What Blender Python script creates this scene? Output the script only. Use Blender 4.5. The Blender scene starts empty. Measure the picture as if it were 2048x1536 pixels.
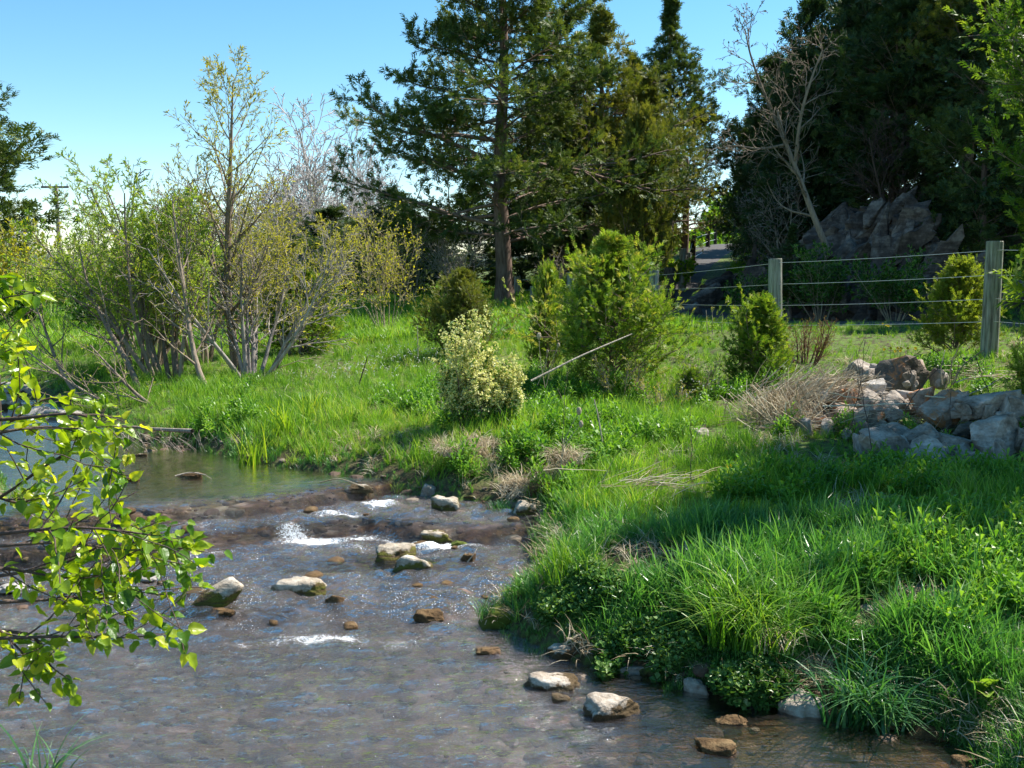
import bpy, math, numpy as np
from mathutils import Vector
R = math.radians
sc = bpy.context.scene
COL = sc.collection
# ------------------------------------------------------------------ camera, sky, sun, exposure
CH = 1.9; PITCH = R(6.82); FPX = 1991.0
cd = bpy.data.cameras.new('camera'); cam = bpy.data.objects.new('camera', cd); COL.objects.link(cam)
cam.location = (0, 0, CH); cam.rotation_euler = (R(90) - PITCH, 0, 0)
cd.sensor_width = 36; cd.lens = 35; cd.clip_start = .05; cd.clip_end = 4000
sc.camera = cam
SUN = Vector((.80, .42, 1.12)).normalized()
w = bpy.data.worlds.new('World'); sc.world = w; w.use_nodes = True
nt = w.node_tree; nt.nodes.clear()
sky = nt.nodes.new('ShaderNodeTexSky'); sky.sky_type = 'NISHITA'; sky.sun_disc = False
sky.sun_elevation = math.asin(SUN.z); sky.sun_rotation = math.atan2(SUN.x, SUN.y)
sky.altitude = 1200; sky.air_density = 1.0; sky.dust_density = 0.; sky.ozone_density = 1.2
hs = nt.nodes.new('ShaderNodeHueSaturation'); hs.inputs['Hue'].default_value = .484; hs.inputs['Saturation'].default_value = 1.25; hs.inputs['Value'].default_value = .95
bg = nt.nodes.new('ShaderNodeBackground'); bg.inputs[1].default_value = .095
wo = nt.nodes.new('ShaderNodeOutputWorld')
nt.links.new(sky.outputs[0], hs.inputs['Color']); nt.links.new(hs.outputs[0], bg.inputs[0]); nt.links.new(bg.outputs[0], wo.inputs[0])
sl = bpy.data.lights.new('sun', 'SUN'); sl.energy = 4.6; sl.angle = R(.5); sl.color = (1, .95, .86)
so = bpy.data.objects.new('sun', sl); COL.objects.link(so); so.rotation_euler = SUN.to_track_quat('Z', 'Y').to_euler()
sc.view_settings.view_transform = 'Standard'; sc.view_settings.look = 'None'
sc.view_settings.exposure = 1.16; sc.view_settings.gamma = 1; sc.view_settings.use_curve_mapping = False
sc.render.engine = 'CYCLES'
cy = sc.cycles
cy.max_bounces = 7; cy.diffuse_bounces = 3; cy.glossy_bounces = 3; cy.transmission_bounces = 4; cy.transparent_max_bounces = 8
cy.caustics_reflective = False; cy.caustics_refractive = False; cy.use_denoising = True; cy.sample_clamp_indirect = 4

# ------------------------------------------------------------------ pixel helpers (photo pixels 2048x1536 -> world)
def ray(px, py):
    u = (px - 1024) / FPX; v = (768 - py) / FPX
    c, s = math.cos(PITCH), math.sin(PITCH)
    return np.array([u, c + v * s, -s + v * c])
def gp(px, py, z=0.0):
    r = ray(px, py); t = (z - CH) / r[2]
    return np.array([r[0] * t, r[1] * t, z])
def ay(px, py, Y):
    r = ray(px, py); t = Y / r[1]
    return np.array([r[0] * t, Y, CH + r[2] * t])

# ------------------------------------------------------------------ noise
def _h(ix, iy, iz, s):
    h = (ix.astype(np.int64) * 374761393 + iy.astype(np.int64) * 668265263 + iz.astype(np.int64) * 2147483647 + s * 974711) & 0xffffffff
    h = ((h ^ (h >> 13)) * 1274126177) & 0xffffffff
    h = ((h ^ (h >> 16)) * 2246822519) & 0xffffffff
    return ((h ^ (h >> 15)) & 0xffffff) / float(0xffffff) * 2 - 1
def vnoise(p, s=0):
    p = np.asarray(p, float); f = np.floor(p); t = p - f; t = t * t * (3 - 2 * t); f = f.astype(np.int64)
    o = 0
    for dx in (0, 1):
        wx = t[..., 0] if dx else 1 - t[..., 0]
        for dy in (0, 1):
            wy = t[..., 1] if dy else 1 - t[..., 1]
            for dz in (0, 1):
                wz = t[..., 2] if dz else 1 - t[..., 2]
                o = o + wx * wy * wz * _h(f[..., 0] + dx, f[..., 1] + dy, f[..., 2] + dz, s)
    return o
def fbm(p, o=4, s=0):
    p = np.asarray(p, float); a = 1.; r = 0; k = 0
    for i in range(o):
        r = r + a * vnoise(p * (2.03 ** i) + 17.3 * i, s + i); k += a; a *= .5
    return r / k
def n2(x, y, f, o=3, s=0):
    return fbm(np.stack([x * f, y * f, np.zeros_like(x) + s * .37], -1), o, s)
def sst(a, b, x):
    t = np.clip((x - a) / (b - a), 0, 1); return t * t * (3 - 2 * t)

# ------------------------------------------------------------------ terrain functions
EDGE = [gp(2250, 1700), gp(1985, 1560), gp(1930, 1490), gp(1780, 1450), gp(1560, 1420), gp(1420, 1395), gp(1260, 1352), gp(1085, 1305), gp(1010, 1262),
        gp(985, 1225, .02), gp(1075, 1150, .08), gp(1050, 1062, .17), gp(1085, 1030, .18), gp(1000, 1003, .19), gp(905, 990, .22), gp(835, 968, .27),
        gp(700, 946, .28), gp(560, 932, .28), gp(480, 918, .28), gp(385, 893, .28), gp(265, 882, .28), gp(190, 850, .28), gp(120, 812, .28),
        gp(0, 770, .34), np.array([-9.5, 15.2, 0]), np.array([-16, 19, 0]), np.array([-40, 30, 0])]
LB = [(-42, 24), (-18, 15.2), (-10.5, 12.6), (-7.2, 10.6), (-5.2, 8.9), (-3.95, 7.6), (-3.62, 7.0), (-3.6, 6.3), (-3.2, 5.4), (-2.7, 4.3), (-2.0, 3.5), (-1.95, 2.4), (-2.6, 1.0), (-3, -3), (3.2, -3)]
POLY = np.array([p[:2] for p in EDGE] + LB)
def sdist(x, y):
    """signed distance to the creek outline, positive on land"""
    x = np.asarray(x, float); y = np.asarray(y, float); d = np.full(x.shape, 1e9); ins = np.zeros(x.shape, bool)
    n = len(POLY)
    for i in range(n):
        ax, ay_ = POLY[i]; bx, by = POLY[(i + 1) % n]
        ex, ey = bx - ax, by - ay_
        t = np.clip(((x - ax) * ex + (y - ay_) * ey) / (ex * ex + ey * ey), 0, 1)
        d = np.minimum(d, np.hypot(x - ax - t * ex, y - ay_ - t * ey))
        c = ((ay_ > y) != (by > y))
        xi = (bx - ax) * (y - ay_) / (by - ay_ + 1e-12) + ax
        ins ^= c & (x < xi)
    d = d + .05 * n2(x, y, 3.1, 2, 5)
    return np.where(ins, -d, d)
def lip(pts, z):
    q = np.array([gp(a, b, z) for a, b in pts]); return q[:, 0], q[:, 1]
LIP1 = lip([(-200, 1040), (0, 1040), (130, 1030), (400, 1010), (560, 995), (700, 974), (780, 962), (900, 950), (1100, 940)], .27)
LIP2 = lip([(-200, 1090), (0, 1088), (250, 1080), (350, 1068), (500, 1052), (650, 1042), (740, 1034), (840, 1046), (950, 1052), (1150, 1030)], .18)
LIP3 = lip([(-200, 1180), (100, 1190), (300, 1196), (420, 1226), (640, 1216), (760, 1200), (870, 1222), (1000, 1190), (1200, 1190)], .04)
def lipd(L, x, y):
    return y - np.interp(x, L[0], L[1])
def wlevel(x, y):
    z = .045 * sst(-.06, .05, lipd(LIP3, x, y)) + .035 * sst(.1, .9, lipd(LIP3, x, y))
    z = z + .10 * sst(-.07, .02, lipd(LIP2, x, y) + .07 * n2(x, y, 2.5, 3, 8))
    z = z + .09 * sst(-.06, .02, lipd(LIP1, x, y) + .07 * n2(x, y, 2.5, 3, 9))
    return z + .1 * sst(12.2, 13.2, y) + .4 * sst(14, 40, y)
PILE = [(1720, 742, 9.6, 70, 45, 'rock_grey', 'grey flat rock crowning the pile'), (1765, 745, 9.5, 60, 42, 'rock_white', 'pale block right behind the crest of the pile'),
        (1800, 748, 9.3, 130, 66, 'rock_dark', 'dark brown domed boulder with an orange crown'), (1838, 742, 9.4, 52, 44, 'rock_orange', 'pinkish end piece attached to the brown domed boulder'),
        (1700, 778, 9.1, 90, 40, 'rock_white', 'white slab with a dark overhang below the crest'), (1742, 782, 8.9, 66, 46, 'rock_white', 'white rounded block right of the overhanging slab'),
        (1655, 792, 8.9, 50, 50, 'rock_grey', 'shadowed grey block beside the upper reeds'), (1692, 800, 8.7, 70, 56, 'rock_orange', 'orange stained block in the heart of the pile'),
        (1765, 795, 8.8, 70, 30, 'rock_grey', 'brownish grey rock right of the orange stained block'), (1815, 798, 8.8, 80, 26, 'rock_grey', 'pale low rock behind the long white stalk'),
        (1620, 812, 8.7, 66, 44, 'rock_grey', 'dark sided rock among the fallen reeds'), (1592, 812, 8.8, 50, 30, 'rock_grey', 'small pale rock at the reeds end of the pile'),
        (1690, 832, 8.4, 84, 48, 'rock_orange', 'wide tawny rock at the front of the sunlit heap'), (1758, 828, 8.4, 88, 48, 'rock_orange', 'orange and white mottled rock below the long stalk'),
        (1842, 808, 8.5, 60, 50, 'rock_orange', 'upright pinkish orange rock'), (1885, 822, 8.2, 110, 58, 'rock_orange', 'wedge shaped rock with rust streaks'),
        (1965, 815, 8.0, 120, 66, 'rock_grey', 'large dark shaded slab on top of the near pile'), (2030, 818, 8.0, 90, 50, 'rock_grey', 'grey slab at the edge of view atop the near pile'),
        (1795, 866, 7.8, 110, 36, 'rock_grey', 'flat brown rock in shade under the mottled ones'), (1840, 880, 7.6, 90, 56, 'rock_grey', 'dome of purplish rock in dappled shade'),
        (1760, 895, 7.4, 110, 66, 'rock_grey', 'big sloping rock at the grassy tip of the near pile'), (1925, 862, 7.8, 80, 40, 'rock_dark', 'dark wedge filling the gap between the near slabs'),
        (1905, 895, 7.4, 90, 40, 'rock_grey', 'low grey rock with a green sprig before it'), (1990, 880, 7.3, 130, 96, 'rock_grey', 'tall light grey block with a flat vertical face'),
        (2045, 885, 7.25, 60, 80, 'rock_grey', 'grey block cut by the edge of view beside the flat faced one'), (1860, 915, 7.1, 80, 30, 'rock_grey', 'half buried rock in the shaded grass before the pile'),
        (1955, 925, 7.0, 70, 34, 'rock_grey', 'pale foot stone under the flat faced block'), (1640, 850, 8.3, 60, 24, 'rock_orange', 'small rusty rock at the grass edge of the heap'),
        (1725, 860, 8.1, 60, 24, 'rock_orange', 'cream coloured rock in the grass below the heap'), (2010, 845, 8.1, 90, 50, 'rock_dark', 'hidden dark rock wedged behind the flat faced block')]
PILE_XY = [q[:5] for q in PILE]
CP = np.array([(0.3, 6, .34), (2, 4.5, .27), (3.5, 4, .4), (2, 6.4, .36), (4, 6.6, .44), (2.7, 7.3, .30), (3.6, 7.4, .34), (3.0, 8.2, .42), (3.4, 9.4, .66), (2.2, 8.6, .50), (4.4, 8.2, .5), (5.3, 11, .87), (3.9, 8.8, .62), (4, 15, .85), (-.5, 8.3, .48), (0, 11, .62), (0, 14, .68),
               (1.4, 23, .78), (0, 27, .9), (-3, 12, .5), (-6, 16, .5), (-3, 25, .75), (-20, 30, .6), (-20, 60, .9), (20, 10, 1.0), (8, 13, .86), (-4, 3, .5), (-6, 6, .6),
               (-8, 9, .5), (3.7, 22, .72), (-3, 0, .5), (3, 0, .3), (1.3, 3.6, .1), (2.5, 5.2, .33), (3.2, 13, .80), (-14, 22, .5)])
for px, py, Y_, w_, h_ in PILE_XY:
    q = ay(px, py, Y_); CP = np.vstack([CP, [q[0], Y_, q[2] - h_ / FPX * Y_ * .42 - .10]])
ROAD = np.array([(40, 10.5, 1.0), (20, 12.6, .92), (12, 14.0, .95), (9, 14.9, .95), (7, 16.0, .92), (5.2, 18.4, .80), (4.0, 21.5, .78), (4.0, 25, .98), (4.9, 30, 1.38), (6.6, 36, 1.9), (8.9, 43, 2.6), (10.5, 47, 2.85), (13, 51, 2.9), (20, 56, 2.7), (60, 70, 2)])
def dense(P, n=8):
    t = np.arange(len(P)); tt = np.linspace(0, len(P) - 1, (len(P) - 1) * n + 1)
    o = np.stack([np.interp(tt, t, P[:, k]) for k in range(P.shape[1])], 1)
    for _ in range(6): o[1:-1] = (o[:-2] + 2 * o[1:-1] + o[2:]) / 4
    return o
RD = dense(ROAD)
def roadinfo(x, y):
    x = np.asarray(x, float); y = np.asarray(y, float); best = np.full(x.shape, 1e9); sgn = np.zeros(x.shape); rz = np.zeros(x.shape)
    for i in range(len(RD) - 1):
        a, b = RD[i], RD[i + 1]; ex, ey = b[0] - a[0], b[1] - a[1]
        t = np.clip(((x - a[0]) * ex + (y - a[1]) * ey) / (ex * ex + ey * ey), 0, 1)
        dx, dy = x - a[0] - t * ex, y - a[1] - t * ey; d = np.hypot(dx, dy); m = d < best
        best = np.where(m, d, best); sgn = np.where(m, np.sign(dx * ey - dy * ex), sgn); rz = np.where(m, a[2] + t * (b[2] - a[2]), rz)
    return best * sgn, rz           # positive on the hill side
def ground_z(x, y, detail=True):
    x = np.asarray(x, float); y = np.asarray(y, float)
    W = 0; Z = 0
    for cx, cy_, cz in CP:
        k = 1 / (((x - cx) ** 2 + (y - cy_) ** 2) + .14) ** 1.5; W = W + k; Z = Z + k * cz
    L = Z / W
    s, rz = roadinfo(x, y); a = np.abs(s)
    near = 1 - sst(1.4, 4.5, a)
    L = L * (1 - near) + rz * near
    hill = sst(1.6, 4.2, s) * 1.9 + np.clip(s - 3.5, 0, 16) * .42
    hill = hill * sst(13.0, 17.5, y + (x - 7) * .35)
    L = L + hill
    if detail: L = L + (.04 * n2(x, y, 1.3, 3, 1) + .02 * n2(x, y, 5, 2, 2)) * sst(1.3, 2, a)
    d = sdist(x, y); zw = wlevel(x, y)
    land = zw - .05 + (L - zw + .05) * (1 - np.exp(-np.maximum(d, 0) / .38)) + np.minimum(.05, np.maximum(d, 0))
    depth = .03 + .20 * sst(0, 1.3, -d) * (1 - .55 * sst(5.0, 6.0, y) * (1 - sst(7, 7.8, y)))
    depth = depth - .05 * np.exp(-((lipd(LIP3, x, y) + .0) / .12) ** 2) * (.6 + n2(x, y, 2, 2, 93)) - .05 * sst(.15, .5, n2(x, y * 2.5, 1.1, 3, 94)) * sst(4.9, 5.3, y)
    depth = depth + .035 * n2(x, y, 2.2, 3, 3) + .02 * n2(x, y, 8, 2, 4)
    bed = zw - np.maximum(depth, .02 + .03 * np.exp(-((lipd(LIP1, x, y) + .03) / .12) ** 2) + .03 * np.exp(-((lipd(LIP2, x, y) + .03) / .12) ** 2))
    return np.where(d > 0, land, bed)
def gz(x, y): return float(ground_z(np.array([x]), np.array([y]))[0])

# ------------------------------------------------------------------ object helpers
def tag(o, label=None, cat=None, group=None, kind=None):
    for k, v in (('label', label), ('category', cat), ('group', group), ('kind', kind)):
        if v: o[k] = v
    return o
def empty(name, loc, label=None, cat=None, group=None, kind=None):
    o = bpy.data.objects.new(name, None); COL.objects.link(o); o.location = loc; o.empty_display_size = .1
    return tag(o, label, cat, group, kind)
class MB:
    def __init__(s): s.V = []; s.F = []; s.C = []; s.M = []; s.n = 0
    def add(s, V, F, c=0.0, m=0):
        V = np.asarray(V, float).reshape(-1, 3); F = np.asarray(F)
        s.V.append(V); s.F.append(F + s.n); s.M.append(m)
        s.C.append(np.broadcast_to(np.asarray(c, float), (len(V),)).copy()); s.n += len(V); return s
    def mesh(s, name, mats, smooth=False):
        me = bpy.data.meshes.new(name); V = np.concatenate(s.V); me.vertices.add(len(V)); me.vertices.foreach_set('co', V.ravel())
        lv = np.concatenate([f.ravel() for f in s.F]).astype(np.int32)
        tot = np.concatenate([np.full(len(f), f.shape[1]) for f in s.F]).astype(np.int32)
        st = np.concatenate([[0], np.cumsum(tot)[:-1]]).astype(np.int32)
        me.loops.add(len(lv)); me.loops.foreach_set('vertex_index', lv)
        me.polygons.add(len(tot)); me.polygons.foreach_set('loop_start', st); me.polygons.foreach_set('loop_total', tot)
        me.polygons.foreach_set('material_index', np.concatenate([np.full(len(f), m) for f, m in zip(s.F, s.M)]).astype(np.int32))
        me.polygons.foreach_set('use_smooth', np.full(len(tot), smooth))
        at = me.attributes.new('tint', 'FLOAT', 'POINT'); at.data.foreach_set('value', np.concatenate(s.C).astype(np.float32))
        for m in (mats if isinstance(mats, (list, tuple)) else [mats]): me.materials.append(m)
        me.update(calc_edges=True); me.validate(); return me
    def build(s, name, mats, parent=None, smooth=False):
        o = bpy.data.objects.new(name, s.mesh(name, mats, smooth)); COL.objects.link(o)
        if parent is not None:
            o.parent = parent; o.matrix_parent_inverse.identity()
            loc = np.array(parent.location); 
            if np.any(loc): 
                me = o.data; me.transform(__import__('mathutils').Matrix.Translation(-Vector(loc)))
        return o
def nrm(v): return v / (np.linalg.norm(v, axis=-1, keepdims=True) + 1e-9)
def tubes(P, Rd, sides=5, caps=False):
    """P (N,K,3), Rd (N,K) -> verts, quads"""
    P = np.asarray(P, float); N, K, _ = P.shape; Rd = np.broadcast_to(np.asarray(Rd, float), (N, K))
    T = nrm(np.gradient(P, axis=1)) if K > 2 else nrm(np.repeat(P[:, 1:] - P[:, :1], 2, 1))
    av = nrm(P[:, -1] - P[:, 0]); ref = np.where(np.abs(av[:, 2:3]) > .8, [[1., 0, 0]], [[0, 0, 1.]])
    U = ref[:, None] - (T @ ref[:, :, None]) * T; U = nrm(U); W = np.cross(T, U)
    a = np.arange(sides) / sides * 2 * np.pi
    V = P[:, :, None] + Rd[:, :, None, None] * (np.cos(a)[None, None, :, None] * U[:, :, None] + np.sin(a)[None, None, :, None] * W[:, :, None])
    i = (np.arange(N)[:, None, None] * K + np.arange(K - 1)[None, :, None]) * sides; j = np.arange(sides)[None, None]; j2 = (j + 1) % sides
    F = np.stack([i + j, i + j2, i + sides + j2, i + sides + j], -1).reshape(-1, 4)
    return V.reshape(-1, 3), F
def tube_mb(mb, P, Rd, sides=5, c=None, rng=None, m=0):
    N, K = P.shape[:2]; V, F = tubes(P, Rd, sides)
    if c is None: c = np.repeat((rng or np.random.default_rng(1)).random(N), K * sides)
    mb.add(V, F, c, m)
def poly_tube(mb, pts, r0, r1, sides=8, c=.5, K=None, m=0, cap=True, wig=0, rng=None):
    P = np.array(pts, float); t = np.arange(len(P)); K = K or max(2, len(P) * 4); tt = np.linspace(0, len(P) - 1, K)
    Q = np.stack([np.interp(tt, t, P[:, k]) for k in range(3)], 1)
    if len(P) > 2:
        for _ in range(3): Q[1:-1] = (Q[:-2] + 2 * Q[1:-1] + Q[2:]) / 4
    if wig: Q[1:] += rng.normal(0, wig, (K - 1, 3))
    rr = np.linspace(r0, r1, K); V, F = tubes(Q[None], rr[None], sides); mb.add(V, F, c, m)
    if cap:
        n = mb.n - len(V)
        for base, cen in ((0, Q[0]), ((K - 1) * sides, Q[-1])):
            ci = mb.n; mb.add(cen[None], np.zeros((0, 3), int), c, m)
            a = np.arange(sides); mb.F.append(np.stack([np.full(sides, ci), n + base + a, n + base + (a + 1) % sides], 1)); mb.M.append(m)
    return Q
def grow(rng, P, Rd, n, t=(.2, 1), ang=(30, 60), ln=.5, fall=.5, K=6, up=.0, wig=.1, rr=.6, tip=.2, flat=0., lmin=0, lenabs=None):
    N, Kp, _ = P.shape; seg = np.linalg.norm(np.diff(P, axis=1), axis=2); PL = seg.sum(1)
    idx = np.repeat(np.arange(N), n); s = (np.tile(np.arange(n), N) + rng.random(N * n)) / n; tt = t[0] + (t[1] - t[0]) * s
    f = tt * (Kp - 1); i0 = np.clip(f.astype(int), 0, Kp - 2); fr = (f - i0)[:, None]
    p0 = P[idx, i0] * (1 - fr) + P[idx, i0 + 1] * fr; T = nrm(P[idx, i0 + 1] - P[idx, i0]); r0 = Rd[idx, i0] * (1 - fr[:, 0]) + Rd[idx, i0 + 1] * fr[:, 0]
    ref = np.where(np.abs(T[:, 2:3]) > .9, [[1., 0, 0]], [[0, 0, 1.]]); U = nrm(np.cross(T, ref)); V = np.cross(T, U)
    ph = (np.tile(np.arange(n), N) * 2.4 + rng.random(N * n) * 1.2 + np.repeat(rng.random(N) * 6.28, n))[:, None]
    pp = np.cos(ph) * U + np.sin(ph) * V
    if flat: pp = nrm(pp * np.array([1, 1, 1 - flat]))
    a = np.radians(rng.uniform(ang[0], ang[1], N * n))[:, None]; d = nrm(np.cos(a) * T + np.sin(a) * pp)
    L = (PL[idx] if lenabs is None else lenabs) * ln * (1 - fall * s) * rng.uniform(.7, 1.2, N * n); L = np.maximum(L, lmin)
    Q = np.zeros((N * n, K, 3)); Q[:, 0] = p0
    for k in range(1, K):
        Q[:, k] = Q[:, k - 1] + d * (L / (K - 1))[:, None]
        d = nrm(d + np.array([0, 0, up]) + rng.normal(0, wig, d.shape))
    r1 = r0 * rr
    RR = r1[:, None] * np.linspace(1, tip, K)[None]
    return Q, RR
def along(rng, P, n, t0=0., t1=1.):
    N, K, _ = P.shape; idx = np.repeat(np.arange(N), n); tt = t0 + (t1 - t0) * (np.tile(np.arange(n), N) + rng.random(N * n)) / n
    f = tt * (K - 1); i0 = np.clip(f.astype(int), 0, K - 2); fr = (f - i0)[:, None]
    return P[idx, i0] * (1 - fr) + P[idx, i0 + 1] * fr, nrm(P[idx, i0 + 1] - P[idx, i0]), idx
def frames(rng, d, jit=.5, flat=0., roll=1.):
    d = nrm(d + rng.normal(0, jit, d.shape)); rf = np.array([0, 0, 1.]) + rng.normal(0, roll, d.shape)
    y = nrm(np.cross(rf, d)); z = np.cross(d, y); return np.stack([d, y, z], -1)     # columns
def place(mb, TV, TF, pos, M, sc_, c, m=0):
    n = len(pos); V = np.einsum('nij,vj->nvi', M, TV) * np.asarray(sc_).reshape(-1, 1, 1) + pos[:, None]
    F = (TF[None] + (np.arange(n) * len(TV))[:, None, None]).reshape(-1, TF.shape[1])
    mb.add(V.reshape(-1, 3), F, np.repeat(c, len(TV)), m)

# ------------------------------------------------------------------ materials
class NT:
    def __init__(s, name):
        s.m = bpy.data.materials.new(name); s.m.use_nodes = True; s.t = s.m.node_tree; s.t.nodes.clear(); s.out = s.n('ShaderNodeOutputMaterial')
    def n(s, k, **kw):
        x = s.t.nodes.new(k)
        for a, b in kw.items():
            if a.startswith('i_'):
                x.inputs[a[2:].replace('_', ' ')].default_value = b
            else: setattr(x, a, b)
        return x
    def l(s, a, b): s.t.links.new(a, b); return s
    def noise(s, scale, detail=3, rough=.55, vec=None, dist=0):
        x = s.n('ShaderNodeTexNoise'); x.inputs['Scale'].default_value = scale; x.inputs['Detail'].default_value = detail; x.inputs['Roughness'].default_value = rough; x.inputs['Distortion'].default_value = dist
        if vec is not None: s.l(vec, x.inputs['Vector'])
        return x.outputs['Fac']
    def ramp(s, fac, stops, interp='LINEAR'):
        x = s.n('ShaderNodeValToRGB'); e = x.color_ramp; e.interpolation = interp
        while len(e.elements) < len(stops): e.elements.new(.5)
        for el, (p, c) in zip(e.elements, stops): el.position = p; el.color = (*c, 1) if len(c) == 3 else c
        s.l(fac, x.inputs[0]); return x.outputs[0]
    def mix(s, f, a, b, mode='MIX'):
        x = s.n('ShaderNodeMix', data_type='RGBA', blend_type=mode)
        for v, i in ((f, 0), (a, 6), (b, 7)):
            if hasattr(v, 'links'): s.l(v, x.inputs[i])
            elif i == 0: x.inputs[0].default_value = v
            else: x.inputs[i].default_value = (*v, 1)
        return x.outputs[2]
    def math(s, op, a, b=0., c=0.):
        x = s.n('ShaderNodeMath', operation=op)
        for i, v in enumerate((a, b, c)):
            if hasattr(v, 'links'): s.l(v, x.inputs[i])
            else: x.inputs[i].default_value = v
        return x.outputs[0]
    def vec(s, kind='Object'): return s.n('ShaderNodeTexCoord').outputs[kind]
    def pos(s): return s.n('ShaderNodeNewGeometry').outputs['Position']
    def attr(s, name='tint'): return s.n('ShaderNodeAttribute', attribute_name=name).outputs['Fac']
    def scale(s, v, xyz):
        x = s.n('ShaderNodeMapping'); x.inputs['Scale'].default_value = xyz; s.l(v, x.inputs['Vector']); return x.outputs[0]
    def bump(s, h, st=.5, d=.02, nin=None):
        x = s.n('ShaderNodeBump'); x.inputs['Strength'].default_value = st; x.inputs['Distance'].default_value = d; s.l(h, x.inputs['Height'])
        if nin is not None: s.l(nin, x.inputs['Normal'])
        return x.outputs[0]
    def bsdf(s, col, rough=.8, bump=None, spec=.3, surf=True):
        x = s.n('ShaderNodeBsdfPrincipled')
        if hasattr(col, 'links'): s.l(col, x.inputs['Base Color'])
        else: x.inputs['Base Color'].default_value = (*col, 1)
        if hasattr(rough, 'links'): s.l(rough, x.inputs['Roughness'])
        else: x.inputs['Roughness'].default_value = rough
        x.inputs['Specular IOR Level'].default_value = spec
        if bump is not None: s.l(bump, x.inputs['Normal'])
        if surf: s.l(x.outputs[0], s.out.inputs[0])
        return x.outputs[0]
def foliage(name, stops, rough=.55, trans=.35, tcol=(1.3, 1.35, .5), spec=.3, inst=False, big=.6):
    t = NT(name); f = t.attr()
    if inst:
        oi = t.n('ShaderNodeObjectInfo').outputs['Random']; f = t.math('ADD', t.math('MULTIPLY', f, .45), t.math('MULTIPLY', oi, .55))
    else: f = t.math('ADD', f, t.math('MULTIPLY', t.math('SUBTRACT', t.n('ShaderNodeObjectInfo').outputs['Random'], .5), .22))
    nz = t.noise(big, 2, .5, t.pos()); f = t.math('ADD', f, t.math('MULTIPLY', t.math('SUBTRACT', nz, .5), .9))
    c = t.ramp(f, stops); b = t.bsdf(c, rough, spec=spec, surf=False)
    tr = t.n('ShaderNodeBsdfTranslucent'); t.l(t.mix(1., c, tcol, 'MULTIPLY'), tr.inputs[0])
    mx = t.n('ShaderNodeMixShader'); mx.inputs[0].default_value = trans; t.l(b, mx.inputs[1]); t.l(tr.outputs[0], mx.inputs[2]); t.l(mx.outputs[0], t.out.inputs[0])
    return t.m
def bark(name, a, b, sc_=18, stretch=.18):
    t = NT(name); v = t.scale(t.vec(), (1, 1, stretch)); n = t.noise(sc_, 4, .6, v); c = t.ramp(t.math('ADD', t.math('MULTIPLY', n, .8), t.math('MULTIPLY', t.attr(), .25)), [(.3, a), (.7, b)])
    t.bsdf(c, .9, t.bump(n, .7, .02), .15); return t.m
M = {}
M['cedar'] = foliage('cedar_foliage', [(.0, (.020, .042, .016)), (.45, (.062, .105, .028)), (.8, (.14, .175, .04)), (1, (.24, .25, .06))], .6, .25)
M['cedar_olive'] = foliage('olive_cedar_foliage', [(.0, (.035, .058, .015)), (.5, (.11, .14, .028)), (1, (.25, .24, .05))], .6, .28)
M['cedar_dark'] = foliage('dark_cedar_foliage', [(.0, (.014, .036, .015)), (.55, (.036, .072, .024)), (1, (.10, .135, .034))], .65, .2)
M['cedar_bright'] = foliage('young_cedar_foliage', [(.0, (.025, .07, .010)), (.45, (.085, .17, .018)), (.85, (.27, .36, .045)), (1, (.42, .38, .09))], .55, .38)
M['cedar_yellow'] = foliage('yellow_cedar_foliage', [(.0, (.06, .10, .012)), (.5, (.17, .23, .03)), (1, (.36, .38, .06))], .55, .42)
M['willow'] = foliage('willow_leaves', [(.0, (.16, .26, .03)), (.5, (.30, .42, .06)), (1, (.50, .54, .08))], .5, .5)
M['bud'] = foliage('bud_leaves', [(.0, (.24, .24, .04)), (.5, (.38, .36, .06)), (1, (.55, .46, .10))], .6, .5)
M['forsythia'] = foliage('yellow_blossom', [(.0, (.22, .24, .03)), (.6, (.48, .44, .04)), (1, (.62, .50, .05))], .6, .45)
M['green_far'] = foliage('spring_leaves', [(.0, (.07, .17, .02)), (.5, (.17, .32, .03)), (1, (.34, .45, .05))], .5, .5)
M['cream'] = foliage('cream_blossom', [(.0, (.42, .47, .12)), (.5, (.70, .68, .27)), (1, (.84, .80, .46))], .6, .4, (1.1, 1.1, .8), big=3)
M['shrub_green'] = foliage('shrub_leaves', [(.0, (.03, .09, .012)), (.6, (.08, .19, .025)), (1, (.18, .30, .05))], .45, .35)
M['grass'] = foliage('meadow_grass', [(.0, (.05, .14, .016)), (.36, (.12, .27, .026)), (.62, (.23, .40, .045)), (.88, (.36, .46, .08)), (1, (.50, .44, .20))], .45, .42, inst=True, spec=.35, big=.8)
M['grass_blue'] = foliage('bank_grass', [(.0, (.045, .14, .03)), (.5, (.11, .27, .058)), (1, (.30, .48, .12))], .36, .35, (1.1, 1.35, .5), inst=True, spec=.45, big=1.5)
M['sedge'] = foliage('sedge_blades', [(.0, (.06, .16, .014)), (.5, (.14, .29, .025)), (1, (.32, .44, .07))], .38, .42, inst=False, spec=.45, big=4)
M['iris'] = foliage('flag_blades', [(.0, (.14, .27, .02)), (.6, (.30, .43, .03)), (1, (.50, .52, .08))], .4, .45, big=4)
M['straw'] = foliage('dry_straw', [(.0, (.26, .19, .11)), (.5, (.50, .40, .26)), (1, (.74, .66, .50))], .8, .2, (1, .95, .9), inst=False, big=5)
M['cress'] = foliage('cress_leaves', [(.0, (.03, .09, .02)), (.5, (.10, .21, .04)), (.9, (.22, .33, .09)), (1, (.30, .38, .15))], .35, .25, inst=True, spec=.3, big=5)
M['forb'] = foliage('forb_leaves', [(.0, (.06, .17, .018)), (.5, (.14, .30, .03)), (1, (.27, .42, .06))], .42, .42, inst=True, spec=.4, big=1.2)
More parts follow.
